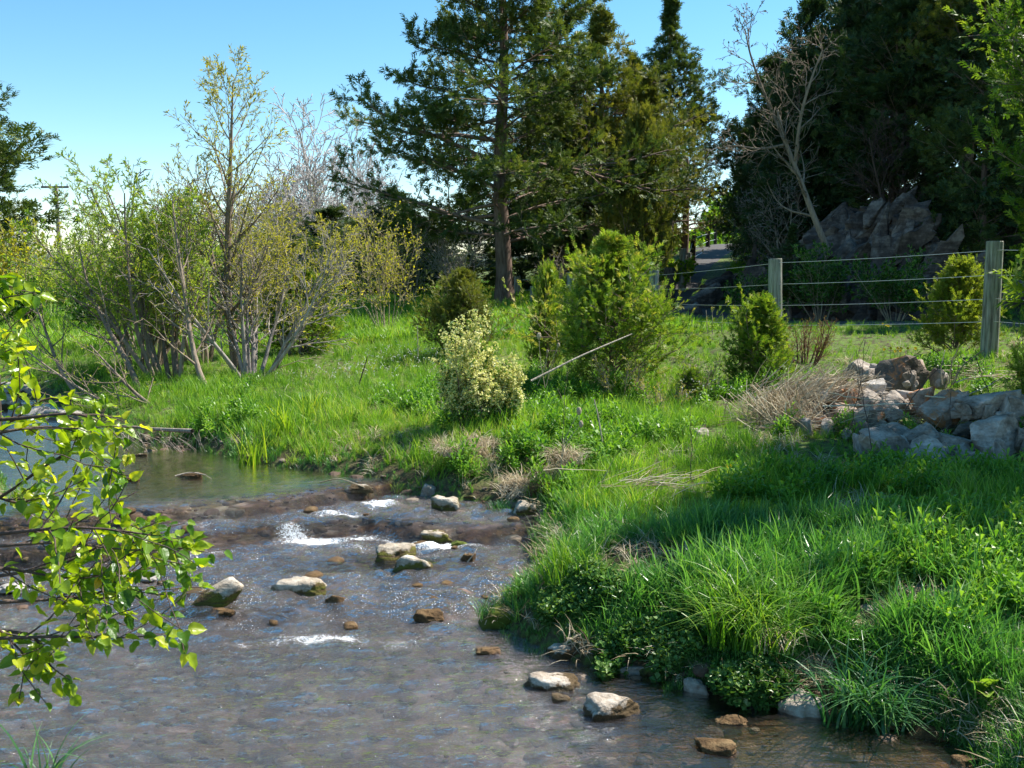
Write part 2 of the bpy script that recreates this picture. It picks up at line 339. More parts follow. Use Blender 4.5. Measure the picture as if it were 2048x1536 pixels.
M['moss'] = foliage('moss', [(.0, (.05, .08, .008)), (.6, (.13, .16, .015)), (1, (.25, .24, .03))], .9, .1, big=20)
M['white_flower'] = foliage('white_petals', [(.0, (.6, .62, .55)), (1, (.8, .8, .75))], .6, .3, (1, 1, 1), big=5)
M['dandelion'] = foliage('yellow_petals', [(0, (.7, .50, .01)), (1, (.85, .62, .02))], .6, .2, (1, .9, .4), big=5)
M['bark_red'] = bark('cedar_bark', (.10, .065, .05), (.30, .22, .18))
M['bark_grey'] = bark('grey_bark', (.13, .11, .10), (.42, .37, .33), 22)
M['bark_pale'] = bark('pale_bark', (.26, .23, .22), (.62, .57, .54), 10)
M['bark_willow'] = bark('willow_bark', (.10, .075, .055), (.33, .26, .20), 30)
M['bark_dark'] = bark('dark_bark', (.05, .035, .032), (.14, .10, .085), 30)
M['twig_red'] = bark('red_twig', (.10, .045, .03), (.24, .12, .08), 60)
M['twig_tan'] = bark('tan_twig', (.22, .17, .12), (.46, .38, .27), 30)
M['stick'] = bark('weathered_stick', (.20, .16, .12), (.55, .47, .39), 40, .3)

def leaf_mat():
    t = NT('glossy_pear_leaf'); oi = t.n('ShaderNodeObjectInfo').outputs['Random']; a = t.attr()
    f = t.math('ADD', t.math('MULTIPLY', a, .55), t.math('MULTIPLY', oi, .45))
    c = t.ramp(f, [(.0, (.03, .10, .008)), (.35, (.10, .22, .012)), (.65, (.30, .40, .02)), (.9, (.58, .58, .04)), (1, (.60, .24, .05))])
    v = t.vec('Generated'); wv = t.n('ShaderNodeTexWave', wave_type='BANDS', bands_direction='DIAGONAL'); wv.inputs['Scale'].default_value = 6; wv.inputs['Distortion'].default_value = 1.5; t.l(v, wv.inputs['Vector'])
    b = t.bsdf(c, .30, t.bump(wv.outputs['Fac'], .25, .002), .5, surf=False)
    tr = t.n('ShaderNodeBsdfTranslucent'); t.l(t.mix(1., c, (1.9, 1.7, .45), 'MULTIPLY'), tr.inputs[0])
    mx = t.n('ShaderNodeMixShader'); mx.inputs[0].default_value = .5; t.l(b, mx.inputs[1]); t.l(tr.outputs[0], mx.inputs[2]); t.l(mx.outputs[0], t.out.inputs[0]); return t.m
M['pear_leaf'] = leaf_mat()

def rock_mat(name, cols, lichen=0., moss=0., wet=None, pscale=6):
    t = NT(name); p = t.vec('Object'); oi = t.n('ShaderNodeObjectInfo').outputs['Random']
    v = t.n('ShaderNodeVectorMath', operation='ADD'); t.l(p, v.inputs[0]); cx = t.n('ShaderNodeCombineXYZ'); t.l(t.math('MULTIPLY', oi, 37.), cx.inputs[0]); t.l(cx.outputs[0], v.inputs[1]); v = v.outputs[0]
    a = t.noise(pscale, 5, .62, v); b = t.noise(pscale * 6, 4, .65, v); st = t.noise(pscale * 2.2, 4, .6, t.scale(v, (.35, .35, 2.2)))
    f = t.math('ADD', t.math('MULTIPLY', a, .5), t.math('ADD', t.math('MULTIPLY', b, .25), t.math('MULTIPLY', st, .3)))
    c = t.ramp(f, [(.38, cols[0]), (.52, cols[1]), (.66, cols[2])])
    if lichen:
        m = t.ramp(t.noise(pscale * .8, 4, .7, v, .6), [(.64 - .14 * lichen, (0, 0, 0)), (.72 - .14 * lichen, (1, 1, 1))]); c = t.mix(m, c, t.mix(b, (.30, .10, .03), (.48, .22, .09)))
    rough = .85
    if moss or wet:
        z = t.n('ShaderNodeSeparateXYZ'); t.l(t.pos(), z.inputs[0]); h = t.math('ADD', z.outputs[2], t.math('MULTIPLY', t.math('SUBTRACT', a, .5), .14))
        oz = t.n('ShaderNodeSeparateXYZ'); t.l(p, oz.inputs[0]); h = t.math('ADD', oz.outputs[2], t.math('MULTIPLY', t.math('SUBTRACT', a, .5), .24))
        lo = t.ramp(t.math('ADD', t.math('MULTIPLY', t.math('SUBTRACT', h, .035), 12.), .5), [(.40, (1, 1, 1)), (.62, (0, 0, 0))])
        dark = t.mix(b, (.035, .022, .010), (.11, .07, .028))
        if moss: dark = t.mix(t.ramp(st, [(.40, (0, 0, 0)), (.58, (1, 1, 1))]), dark, t.mix(b, (.06, .065, .008), (.17, .16, .02)))
        c = t.mix(lo, c, dark)
    t.bsdf(c, rough, t.bump(f, .9, .035), .3); return t.m
M['rock_grey'] = rock_mat('grey_limestone', ((.11, .082, .06), (.29, .24, .195), (.52, .46, .40)))
M['rock_white'] = rock_mat('white_limestone', ((.16, .14, .13), (.34, .31, .28), (.55, .51, .47)))
M['rock_orange'] = rock_mat('rusty_limestone', ((.12, .085, .06), (.31, .235, .18), (.52, .44, .37)), lichen=.95)
M['rock_dark'] = rock_mat('dark_brown_stone', ((.05, .038, .03), (.13, .10, .075), (.28, .22, .17)), lichen=.45)
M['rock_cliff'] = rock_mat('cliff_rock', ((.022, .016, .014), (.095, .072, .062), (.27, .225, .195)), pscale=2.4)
M['rock_creek'] = rock_mat('creek_stone', ((.17, .14, .10), (.37, .31, .24), (.58, .52, .43)), moss=1, pscale=9)
M['rock_tan'] = rock_mat('tan_stone', ((.15, .11, .08), (.33, .27, .21), (.56, .50, .43)), wet=1, pscale=9)
M['rock_wet'] = rock_mat('wet_brown_stone', ((.03, .018, .008), (.10, .055, .02), (.20, .13, .06)), pscale=14)
M['rock_red'] = rock_mat('rusty_red_stone', ((.18, .09, .06), (.40, .24, .17), (.55, .42, .34)), lichen=.6, pscale=7)

t = NT('bed_pebble'); oi = t.n('ShaderNodeObjectInfo').outputs['Random']; nz = t.noise(30, 3, .6, t.vec()); c = t.ramp(oi, [(.0, (.07, .05, .04)), (.3, (.15, .09, .07)), (.6, (.20, .13, .11)), (.8, (.17, .12, .05)), (1, (.32, .26, .22))]); t.bsdf(t.mix(nz, c, (.08, .055, .03)), .8, t.bump(nz, .5, .01), .3); M['rock_bed'] = t.m
def ground_mat():
    t = NT('meadow_ground'); p = t.pos(); a = t.noise(.9, 4, .6, p); b = t.noise(14, 5, .65, p)
    far = t.ramp(a, [(.3, (.06, .13, .02)), (.55, (.12, .21, .03)), (.75, (.20, .26, .06))])
    soil = t.ramp(b, [(.3, (.035, .028, .018)), (.55, (.10, .075, .045)), (.75, (.20, .16, .10))])
    green = t.mix(t.ramp(b, [(.40, (0, 0, 0)), (.62, (1, 1, 1))]), soil, far)
    # attribute: 0 soil/leaf litter, 1 grass, 2 = creek bed
    k = t.attr(); c = t.mix(t.math('MINIMUM', k, 1.), t.mix(a, soil, (.10, .07, .045)), green)
    vo = t.n('ShaderNodeTexVoronoi', feature='F1'); vo.inputs['Scale'].default_value = 9; vo.inputs['Randomness'].default_value = 1
    wp = t.n('ShaderNodeVectorMath', operation='ADD'); t.l(t.scale(p, (1, 1.25, 1)), wp.inputs[0]); nz = t.n('ShaderNodeTexNoise'); nz.inputs['Scale'].default_value = 7; t.l(p, nz.inputs['Vector'])
    ns = t.n('ShaderNodeVectorMath', operation='SCALE'); t.l(nz.outputs['Color'], ns.inputs[0]); ns.inputs['Scale'].default_value = .12; t.l(ns.outputs[0], wp.inputs[1]); t.l(wp.outputs[0], vo.inputs['Vector'])
    sx = t.n('ShaderNodeSeparateColor'); t.l(vo.outputs['Color'], sx.inputs[0])
    st = t.ramp(sx.outputs[0], [(.0, (.09, .06, .05)), (.3, (.20, .135, .105)), (.55, (.30, .20, .16)), (.8, (.38, .28, .235)), (1, (.48, .40, .35))])
    st = t.mix(t.ramp(vo.outputs['Distance'], [(.3, (0, 0, 0)), (.75, (.8, .8, .8))]), st, (.05, .035, .025))
    alg = t.ramp(b, [(.3, (.05, .038, .014)), (.6, (.15, .105, .035)), (.8, (.22, .17, .06))])
    bed = t.mix(t.ramp(t.noise(2.2, 4, .6, p), [(.38, (0, 0, 0)), (.6, (1, 1, 1))]), st, alg)
    bed = t.mix(t.attr('algae'), bed, t.ramp(b, [(.3, (.025, .012, .005)), (.52, (.085, .042, .014)), (.7, (.24, .125, .045))]))
    c = t.mix(t.math('MAXIMUM', t.math('SUBTRACT', k, 1.), 0.), c, bed)
    t.bsdf(c, .9, t.bump(b, .8, .03), .15); return t.m
M['ground'] = ground_mat()
def water_mat():
    t = NT('creek_water'); p = t.pos(); tu = t.attr('turb'); fo = t.attr('foam')
    a = t.noise(9, 4, .55, t.scale(p, (.7, 2.2, 1)), .5); b = t.noise(30, 4, .6, t.scale(p, (.8, 1.7, 1)), .7); c = t.noise(90, 3, .6, p, .5)
    h = t.math('ADD', t.math('MULTIPLY', a, .9), t.math('ADD', t.math('MULTIPLY', b, .38), t.math('MULTIPLY', c, .16)))
    bp = t.n('ShaderNodeBump'); bp.inputs['Distance'].default_value = .082; t.l(h, bp.inputs['Height']); t.l(t.math('ADD', .06, t.math('MULTIPLY', tu, 1.0)), bp.inputs['Strength']); N = bp.outputs[0]
    fr = t.n('ShaderNodeFresnel'); fr.inputs['IOR'].default_value = 1.45; t.l(N, fr.inputs['Normal'])
    gl = t.n('ShaderNodeBsdfGlossy'); gl.inputs['Roughness'].default_value = .05; gl.inputs['Color'].default_value = (1, .96, .91, 1); t.l(N, gl.inputs['Normal'])
    tr = t.n('ShaderNodeBsdfTransparent'); tr.inputs[0].default_value = (.90, .87, .83, 1)
    df = t.n('ShaderNodeBsdfDiffuse'); df.inputs[0].default_value = (.30, .25, .24, 1)
    m0 = t.n('ShaderNodeMixShader'); t.l(t.math('MULTIPLY', t.math('ADD', .02, t.math('MULTIPLY', tu, .15)), t.math('SUBTRACT', 1., t.attr('sheet'))), m0.inputs[0]); t.l(tr.outputs[0], m0.inputs[1]); t.l(df.outputs[0], m0.inputs[2])
    m1 = t.n('ShaderNodeMixShader'); t.l(t.math('MINIMUM', t.math('MULTIPLY', fr.outputs[0], t.math('SUBTRACT', 2.6, t.math('MULTIPLY', t.attr('sheet'), 1.6))), .95), m1.inputs[0]); t.l(m0.outputs[0], m1.inputs[1]); t.l(gl.outputs[0], m1.inputs[2])
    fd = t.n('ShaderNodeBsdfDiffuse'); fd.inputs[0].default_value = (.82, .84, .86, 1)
    fm = t.math('MULTIPLY', t.math('ADD', t.noise(55, 4, .7, t.scale(p, (1, 1.6, 1)), 1.2), t.math('MULTIPLY', fo, .39)), 1.)
    fk = t.ramp(fm, [(.70, (0, 0, 0)), (.92, (.85, .85, .85))]); fk = t.math('MULTIPLY', fk, t.ramp(fo, [(.02, (0, 0, 0)), (.2, (1, 1, 1))]))
    sp = t.math('ADD', t.noise(150, 2, .5, t.scale(p, (1, .7, 1))), t.math('MULTIPLY', t.math('SUBTRACT', tu, .75), .16)); sp = t.math('ADD', sp, t.math('MULTIPLY', t.math('SUBTRACT', t.noise(5, 3, .6, p), .5), .22)); fk = t.math('MAXIMUM', fk, t.ramp(sp, [(.715, (0, 0, 0)), (.77, (.9, .9, .9))]))  # fine white specks: bubbles, and sun glints painted into the water colour
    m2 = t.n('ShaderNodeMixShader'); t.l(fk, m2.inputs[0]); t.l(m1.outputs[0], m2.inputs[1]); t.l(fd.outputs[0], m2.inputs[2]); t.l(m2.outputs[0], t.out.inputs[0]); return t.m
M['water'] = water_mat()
t = NT('gravel_road'); a = t.noise(120, 3, .7, t.pos()); b = t.noise(1.6, 3, .6, t.pos()); t.bsdf(t.mix(b, t.ramp(a, [(.3, (.045, .042, .042)), (.7, (.10, .095, .095))]), t.ramp(a, [(.3, (.07, .065, .06)), (.7, (.15, .14, .13))])), .95, t.bump(a, .5, .01), .2); M['road'] = t.m
t = NT('treated_post_wood'); v = t.scale(t.vec(), (1, 1, .06)); a = t.noise(45, 4, .65, v); b = t.noise(3, 3, .6, t.vec())
c = t.mix(t.ramp(b, [(.4, (0, 0, 0)), (.65, (1, 1, 1))]), t.ramp(a, [(.35, (.10, .09, .075)), (.5, (.30, .29, .25)), (.7, (.48, .47, .42))]), t.ramp(a, [(.35, (.12, .13, .09)), (.6, (.33, .36, .27)), (.8, (.45, .48, .38))])); t.bsdf(c, .9, t.bump(a, .8, .02), .15); M['post'] = t.m
t = NT('dark_post_wood'); a = t.noise(40, 4, .65, t.scale(t.vec(), (1, 1, .08))); t.bsdf(t.ramp(a, [(.35, (.03, .022, .018)), (.7, (.10, .08, .07))]), .9, t.bump(a, .8, .02), .15); M['post_dark'] = t.m
t = NT('galvanised_wire'); x = t.bsdf((.62, .64, .66), .4); t.out.inputs[0].links[0].from_node.inputs['Metallic'].default_value = .7; M['wire'] = t.m
t = NT('pole_wood'); a = t.noise(20, 3, .6, t.scale(t.vec(), (1, 1, .05))); t.bsdf(t.ramp(a, [(.3, (.14, .12, .11)), (.7, (.26, .23, .21))]), .9); M['pole'] = t.m
t = NT('far_woods'); a = t.noise(.05, 4, .6, t.pos()); t.bsdf(t.ramp(a, [(.3, (.035, .055, .045)), (.7, (.09, .11, .08))]), 1.); M['hills'] = t.m
t = NT('ceramic'); t.bsdf((.30, .28, .26), .4); M['ceramic'] = t.m

# ------------------------------------------------------------------ ground, hills, water, road
def grid(xs, ys):
    X, Y = np.meshgrid(xs, ys); nx, ny = len(xs), len(ys); i = (np.arange(ny - 1)[:, None] * nx + np.arange(nx - 1)[None]).ravel()
    return X.ravel(), Y.ravel(), np.stack([i, i + 1, i + nx + 1, i + nx], 1)
xs = np.concatenate([-6 - np.geomspace(.1, 900, 60)[::-1], np.linspace(-6, 6.5, 250), 6.5 + np.geomspace(.07, 900, 90)])
ys = np.concatenate([-3 - np.geomspace(.3, 200, 12)[::-1], np.linspace(-3, 1.8, 20), np.linspace(1.84, 11, 240), 11 + np.geomspace(.05, 1500, 110)])
X, Y, F = grid(xs, ys); Z = ground_z(X, Y)
D = sdist(X, Y); S, _ = roadinfo(X, Y)
tint = np.where(D < .03, 2., 1.); tint = np.where((D > .03), 1 - .8 * (1 - sst(.03, .35, D)), tint); tint = np.where(S > 1.9, np.where(D > 0, np.minimum(tint, 1 - sst(13, 16, Y + (X - 7) * .35)), tint), tint)
tint = np.where(D < .02, 2., tint)
mb = MB(); mb.add(np.stack([X, Y, Z], 1), F, tint); g = mb.build('ground', M['ground'], smooth=True); tag(g, kind='structure')
al = .9 * np.exp(-((lipd(LIP1, X, Y) + .06) / .10) ** 2) + .9 * np.exp(-((lipd(LIP2, X, Y) + .06) / .12) ** 2) + .7 * np.exp(-((lipd(LIP3, X, Y) + .0) / .10) ** 2) * sst(-.2, .3, n2(X, Y, 1.6, 2, 90))
al = al + .8 * sst(.1, .35, n2(X, Y * 3, .9, 3, 91)) * (Y > 4.9) + .95 * sst(-.5, .3, X - .35) * sst(5.2, 4.9, Y) * sst(-.6, 0, n2(X, Y * 2, 1.2, 2, 92)); al = np.clip(al, 0, 1)
g.data.attributes.new('algae', 'FLOAT', 'POINT').data.foreach_set('value', al.astype(np.float32))
rng = np.random.default_rng(3)
# far hills
th = np.linspace(-1.2, 1.2, 160); mb = MB(); rows = []
for k, (rr_, hz) in enumerate([(620, 0), (700, .55), (790, 1.0), (950, .7), (1100, 0)]):
    hh = (9 + 5 * fbm(np.stack([th * 6, th * 0, th * 0], 1), 3, 7) + 1.2 * fbm(np.stack([th * 60, th * 0 + k, th * 0], 1), 3, 8)) * hz
    rows.append(np.stack([np.sin(th) * rr_, np.cos(th) * rr_, hh + (.6 if hz else -3)], 1))
V = np.concatenate(rows); n = len(th); i = (np.arange(4)[:, None] * n + np.arange(n - 1)[None]).ravel(); mb.add(V, np.stack([i, i + 1, i + n + 1, i + n], 1)); tag(mb.build('hills', M['hills'], smooth=True), kind='structure')
# water
ysw = np.concatenate([np.linspace(-2.9, 1.9, 24), 1.95 * (10.2 / 1.95) ** np.linspace(0, 1, 470), 10.2 + np.geomspace(.06, 22, 60)])
xsw = np.concatenate([-4.4 - np.geomspace(.06, 38, 60)[::-1], np.linspace(-4.4, 3.3, 340)])
X, Y, F = grid(xsw, ysw); D = sdist(X, Y)
d1, d2, d3 = lipd(LIP1, X, Y), lipd(LIP2, X, Y), lipd(LIP3, X, Y)
calm = sst(-.05, .35, d1)                                     # upper pool
mid = sst(-.25, .1, d3) * (1 - calm)
turb = .62 + .36 * mid + .25 * np.exp(-((d3 + .15) / .35) ** 2) - .2 * sst(4.2, 3.0, Y)
turb = turb * (1 - calm) + .06 * calm + .7 * sst(11.8, 12.6, Y) * (1 - sst(14, 16, Y)); turb = turb * (.55 + .45 * sst(-.7, .3, -X - .05 * Y + .6) * 1.) 
alw = .9 * np.exp(-((d1 + .03) / .09) ** 2) + .9 * np.exp(-((d2 + .03) / .10) ** 2) + .7 * np.exp(-((d3 + .0) / .08) ** 2) * sst(-.2, .3, n2(X, Y, 1.6, 2, 90)) + .8 * sst(.1, .35, n2(X, Y * 3, .9, 3, 91)) * (Y > 4.9) * mid
turb = turb * (1 - .50 * np.clip(alw, 0, 1)) * (1 - .55 * sst(-.2, .8, X + (Y - 4) * .2) * sst(5.0, 4.6, Y))
wv = .5 * fbm(np.stack([X * 5.5, Y * 13, X * 0], -1), 3, 21) + .4 * fbm(np.stack([X * 13 + Y * 3, Y * 24, X * 0], -1), 2, 22)
stand = np.sin(Y * 26 + 3.2 * n2(X, Y, 1.7, 2, 33)) * sst(0, .5, n2(X, Y, .9, 2, 34) + .25)
Zw = wlevel(X, Y) + (.052 * wv * turb * (.75 + .5 * mid) + .010 * stand * turb) * sst(-.02, .1, -D)
Zw += .012 * np.exp(-((d3 - .01) / .07) ** 2) * (n2(X, Y, 4, 2, 11))
foam = .58 * np.exp(-((d2 + .17) / .06) ** 2) * sst(-.35, .35, n2(X, Y, 1.4, 2, 12) + .1) + .22 * np.exp(-((d1 + .14) / .04) ** 2) * sst(-.1, .4, n2(X, Y, 2, 2, 13))
fs = gp(560, 1085, .1), gp(740, 1040, .14)
for px, py, sx_, sy_, k in ((600, 1075, .22, .09, 1.), (680, 1050, .3, .09, 1.1), (760, 1030, .16, .08, .9), (720, 1090, .35, .12, .55), (640, 1240, .25, .1, .75), (790, 1250, .2, .1, .55), (440, 1250, .3, .06, .5), (400, 1070, .3, .05, .8), (880, 1085, .2, .06, .55), (100, 790, .4, .3, 1.0)):
    q = gp(px, py, .1 if py > 800 else .36); foam += k * np.exp(-((X - q[0]) / sx_) ** 2 - ((Y - q[1]) / sy_) ** 2)
foam += .10 * mid * (1 - calm) * sst(-.2, .5, n2(X, Y, 3, 2, 14))
foam = np.clip(foam * (.75 + 1.0 * n2(X, Y, 6, 3, 15)), 0, 1.) * sst(-.03, .06, -D)
keep = (D < .12); kf = keep[F].all(1); used = np.unique(F[kf]); rem = np.full(len(X), -1); rem[used] = np.arange(len(used))
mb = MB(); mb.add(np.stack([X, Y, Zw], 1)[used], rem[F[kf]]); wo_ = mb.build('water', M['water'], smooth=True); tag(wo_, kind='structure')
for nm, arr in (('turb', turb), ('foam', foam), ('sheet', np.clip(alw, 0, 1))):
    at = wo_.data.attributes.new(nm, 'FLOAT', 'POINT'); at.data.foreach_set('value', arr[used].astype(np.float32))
def wz(x, y): return float(wlevel(np.array([x]), np.array([y]))[0])
# road
T = nrm(np.gradient(RD[:, :2], axis=0)); Nn = np.stack([T[:, 1], -T[:, 0]], 1); rows = []
for o, h in ((-1.25, -.01), (-1.1, .02), (-.5, .045), (0, .055), (.5, .045), (1.1, .02), (1.25, -.01)):
    e = (.08 * fbm(np.stack([RD[:, 0] * .9, RD[:, 1] * .9, RD[:, 0] * 0 + o], 1), 2, 3)) if abs(o) > 1 else 0
    rows.append(np.concatenate([RD[:, :2] + Nn * (o + e)[..., None] if np.ndim(e) else RD[:, :2] + Nn * o, (RD[:, 2] + h + .012)[:, None]], 1))
n = len(RD); i = (np.arange(6)[:, None] * n + np.arange(n - 1)[None]).ravel()
mb = MB(); mb.add(np.concatenate(rows), np.stack([i, i + 1, i + n + 1, i + n], 1)); tag(mb.build('road', M['road'], smooth=True), kind='structure')

# ------------------------------------------------------------------ rocks
def ico(n):
    import bmesh
    bm = bmesh.new(); bmesh.ops.create_icosphere(bm, subdivisions=n, radius=1); V = np.array([v.co[:] for v in bm.verts]); F = np.array([[v.index for v in f.verts] for f in bm.faces]); bm.free(); return V, F
ICO = {k: ico(k) for k in (2, 3, 4)}
def rock(rng, size, sub=4, planes=12, soft=14, rough=.06, round_=0., jit=.12):
    V, F = ICO[sub]; nn = nrm(rng.normal(0, 1, (planes, 3))); nn = np.concatenate([nn, [[0, 0, 1], [0, 0, -1], [1, .1, 0], [-1, .1, 0], [0, 1, .1], [0, -1, .1]] + rng.normal(0, jit, (6, 3))]); nn = nrm(nn)
    dd = rng.uniform(.62, 1., len(nn)); q = (V @ nn.T) / dd; r = 1 / (np.log(np.exp(np.clip(q, -3, 3) * soft).sum(1)) / soft)
    r = r * (1 - round_) + round_ * .85
    s = rng.uniform(0, 50, 3); r = r * (1 + rough * fbm(V * 2.2 + s, 4, 3) * 2 + rough * .7 * fbm(V * 6 + s, 4, 4) )
    P = V * r[:, None]; P = P / (P.max(0) - P.min(0)) * np.array(size); return P, F
def rotz(P, a): c, s = math.cos(a), math.sin(a); return np.stack([P[:, 0] * c - P[:, 1] * s, P[:, 0] * s + P[:, 1] * c, P[:, 2]], 1)
def rotx(P, a): c, s = math.cos(a), math.sin(a); return np.stack([P[:, 0], P[:, 1] * c - P[:, 2] * s, P[:, 1] * s + P[:, 2] * c], 1)
def roty(P, a): c, s = math.cos(a), math.sin(a); return np.stack([P[:, 0] * c + P[:, 2] * s, P[:, 1], -P[:, 0] * s + P[:, 2] * c], 1)
def put_rock(name, loc, size, mat, label, group=None, rz=0, ry=0, rx=0, seed=0, cat='rock', **kw):
    rng = np.random.default_rng(seed); P, F = rock(rng, size, **kw); P = rotz(roty(rotx(P, rx), ry), rz)
    me = MB().add(P, F).mesh(name, mat, cat == 'stone'); o = bpy.data.objects.new(name, me); COL.objects.link(o); o.location = loc; return tag(o, label, cat, group)
# creek stones: px, py of the waterline centre, width px, height px above water
def creek(px, py, wpx, hpx, mat, label, seed, z=None, ry=0, rz=0, depth=.62, **kw):
    p = gp(px, py, .1); zz = wz(p[0], p[1]); p = gp(px, py, zz); zz = wz(p[0], p[1]); dist = p[1] / math.cos(PITCH)
    wd = wpx / FPX * dist; hh = hpx / FPX * dist; s = (wd, wd * depth, hh * 1.5)
    return put_rock('stone', (p[0], p[1] + wd * depth * .3, zz + hh * .05), s, M[mat], label, 'stones in the creek', seed=seed, ry=ry, rz=rz + (seed * .7 % 1 - .5) * .6, cat='stone', sub=4, soft=16, rough=.15, **kw)
CS = [(888, 1022, 62, 40, 'rock_creek', 'round whitish stone with mossy brown base near the head of the rapids', 11, {}),
      (870, 1052, 66, 26, 'rock_creek', 'green mossy stone with one small bare white patch', 12, {}),
      (918, 1062, 36, 12, 'rock_moss', 'smallest moss covered stone, low in the water below the round whitish one', 13, {}),
      (785, 1120, 92, 38, 'rock_creek', 'rear one of two touching pale stones with mossy skirts in midstream', 14, {}),
      (826, 1146, 92, 36, 'rock_creek', 'front one of two touching pale stones with mossy skirts in midstream', 15, {}),
      (597, 1188, 108, 36, 'rock_creek', 'broad flat white stone with brown mossy rim alone in midstream', 16, {}),
      (671, 1224, 44, 24, 'rock_wet', 'small wet dark brown stone with water breaking over it below the flat white one', 18, {}),
      (858, 1242, 66, 22, 'rock_wet', 'wet glistening brown boulder just breaking the surface near the right bank', 19, {}),
      (935, 1124, 30, 20, 'rock_wet', 'small brown stone with a dry twig sticking out of the riffle', 20, {}),
      (442, 1240, 60, 16, 'rock_wet', 'dark wet stone at the foot of the leaning pale slab', 21, {}),
      (965, 1010, 16, 10, 'rock_tan', 'tiny brown pebble stone beside the round whitish stone', 22, {}),
      (936, 1000, 34, 12, 'rock_creek', 'small low whitish stone behind the round whitish one', 23, {}),
      (1050, 1030, 52, 36, 'rock_creek', 'pale hollowed stone leaning on the bank beneath the straw tussock', 24, {}),
      (1112, 1380, 124, 30, 'rock_tan', 'long low grey stone in shallow brown water, rear of the row near the bank', 25, dict(depth=.55)),
      (1122, 1402, 42, 14, 'rock_tan', 'small cream pebble between two long grey stones in the shallows', 26, {}),
      (1222, 1432, 140, 44, 'rock_tan', 'large pale grey peaked stone in the shallow brown water', 27, dict(depth=.6)),
      (1140, 1318, 98, 34, 'rock_tan', 'pale triangular slab against the cress covered bank', 28, dict(depth=.6)),
      (1610, 1430, 100, 46, 'rock_grey', 'angular light grey block at the water edge below the blue grass clump', 29, dict(depth=.7)),
      (1392, 1385, 56, 34, 'rock_grey', 'grey stone half hidden beneath the cress at the water edge', 30, {}),
      (1272, 1345, 80, 20, 'rock_grey', 'flat crumbly grey stone under the edge of the cress', 31, {}),
      (1470, 1446, 70, 10, 'rock_wet', 'drowned brown stone left of the angular grey block', 32, {}),
      (1880, 1476, 120, 30, 'rock_wet', 'broad wet brown stone under the bank grass by the bottom corner', 33, {}),
      (1800, 1455, 70, 12, 'rock_wet', 'small drowned stone beside the broad wet one', 34, {}),
      (975, 1306, 54, 10, 'rock_wet', 'small brown gravel hump in the shallows off the cress', 35, {}),
      (1440, 1505, 90, 22, 'rock_wet', 'mossy brown stone carrying a sprig in the near shallows', 36, {}),
      (1935, 1530, 60, 18, 'rock_wet', 'brown stone at the foot of the long near grass', 37, {}),
      (330, 1186, 36, 14, 'rock_tan', 'small white and brown stone right of the leafy branch tips', 38, {}),
      (375, 1190, 80, 8, 'rock_tan', 'thin flat brown stone behind the leaning pale slab', 39, {}),
      (262, 1160, 110, 12, 'rock_white', 'long flat white stone behind the leafy branches', 40, dict(depth=.4)),
      (20, 1195, 60, 14, 'rock_white', 'white stone glimpsed through the lowest leaves', 41, {}),
      (262, 962, 34, 10, 'rock_wet', 'small brown stone alone in the calm upper pool', 42, {}),
      (376, 955, 56, 9, 'rock_wet', 'low brown stone with a twig in the calm upper pool', 43, {}),
      (712, 972, 60, 12, 'rock_tan', 'flat tan stone on the upper ledge beside the bank', 44, {}),
      (990, 990, 56, 28, 'rock_tan', 'pale pinkish stone at the foot of the bare earth bank', 45, {}),
      (855, 968, 36, 30, 'rock_grey', 'grey stone with a dark hollow below the bank grass', 46, {}),
      (280, 912, 26, 6, 'rock_tan', 'tiny stone near the far edge of the upper pool', 47, {})]
t = foliage('moss_cover', [(.0, (.07, .09, .008)), (.6, (.16, .18, .015)), (1, (.25, .25, .03))], .95, .05, big=20); M['rock_moss'] = t
for px, py, w_, h_, m, lab, sd, kw in CS: creek(px, py, w_, h_, m, lab, sd, **kw)
# leaning pale slab
p = gp(425, 1215, .03); put_rock('stone', (p[0], p[1] + .05, .03 + .03), (.36, .17, .13), M['rock_creek'], 'pale slab leaning up out of the water with one high end', 'stones in the creek', ry=R(-33), rz=R(12), seed=17, cat='stone')
for k, (px, py, w_, h_, lab) in enumerate([(15, 800, 60, 26, 'white stone at the far riffle, closest to the edge of the view'), (62, 812, 90, 14, 'long flat white stone below the far riffle'), (128, 818, 80, 12, 'pinkish flat stone where the far riffle meets the pool'),
        (60, 778, 70, 22, 'whitish stone on the far bank above the riffle'), (110, 775, 50, 20, 'tan stone among roots above the far riffle'), (20, 772, 60, 14, 'flat pale stone farthest up the creek')]):
    p = gp(px, py, .36); dd = p[1]; put_rock('stone', (p[0], dd, wz(p[0], dd) + .02), (w_ / FPX * dd, w_ / FPX * dd * .7, h_ / FPX * dd * 2), M['rock_white' if k % 3 else 'rock_tan'], lab, 'stones at the far riffle', seed=60 + k, cat='stone', sub=3)
# bank rocks
p = gp(1265, 1200, .12); put_rock('rock', (p[0], p[1] + .12, .16), (.34, .26, .24), M['rock_red'], 'smooth rusty orange rock rising behind the cress mat', seed=71, rz=.3)
p = gp(1345, 1212, .12); put_rock('rock', (p[0], p[1] + .08, .13), (.18, .14, .16), M['rock_grey'], 'small grey rock touching the rusty orange one', seed=72)
p = ay(1845, 1222, 4.7); put_rock('rock', (p[0], p[1] + .08, p[2] + .03), (.24, .2, .2), M['rock_red'], 'pinkish rock poking out of the blue green grass', seed=73, rz=.8)
p = ay(1762, 1250, 4.55); put_rock('rock', (p[0], p[1] + .05, p[2] + .02), (.17, .14, .12), M['rock_grey'], 'small grey rock lower beside the pinkish one in the grass', seed=74)
p = ay(1710, 1272, 4.45); put_rock('rock', (p[0], p[1] + .05, p[2]), (.16, .14, .12), M['rock_creek'], 'mossy stone at the shaded foot of the bank grass', seed=75)
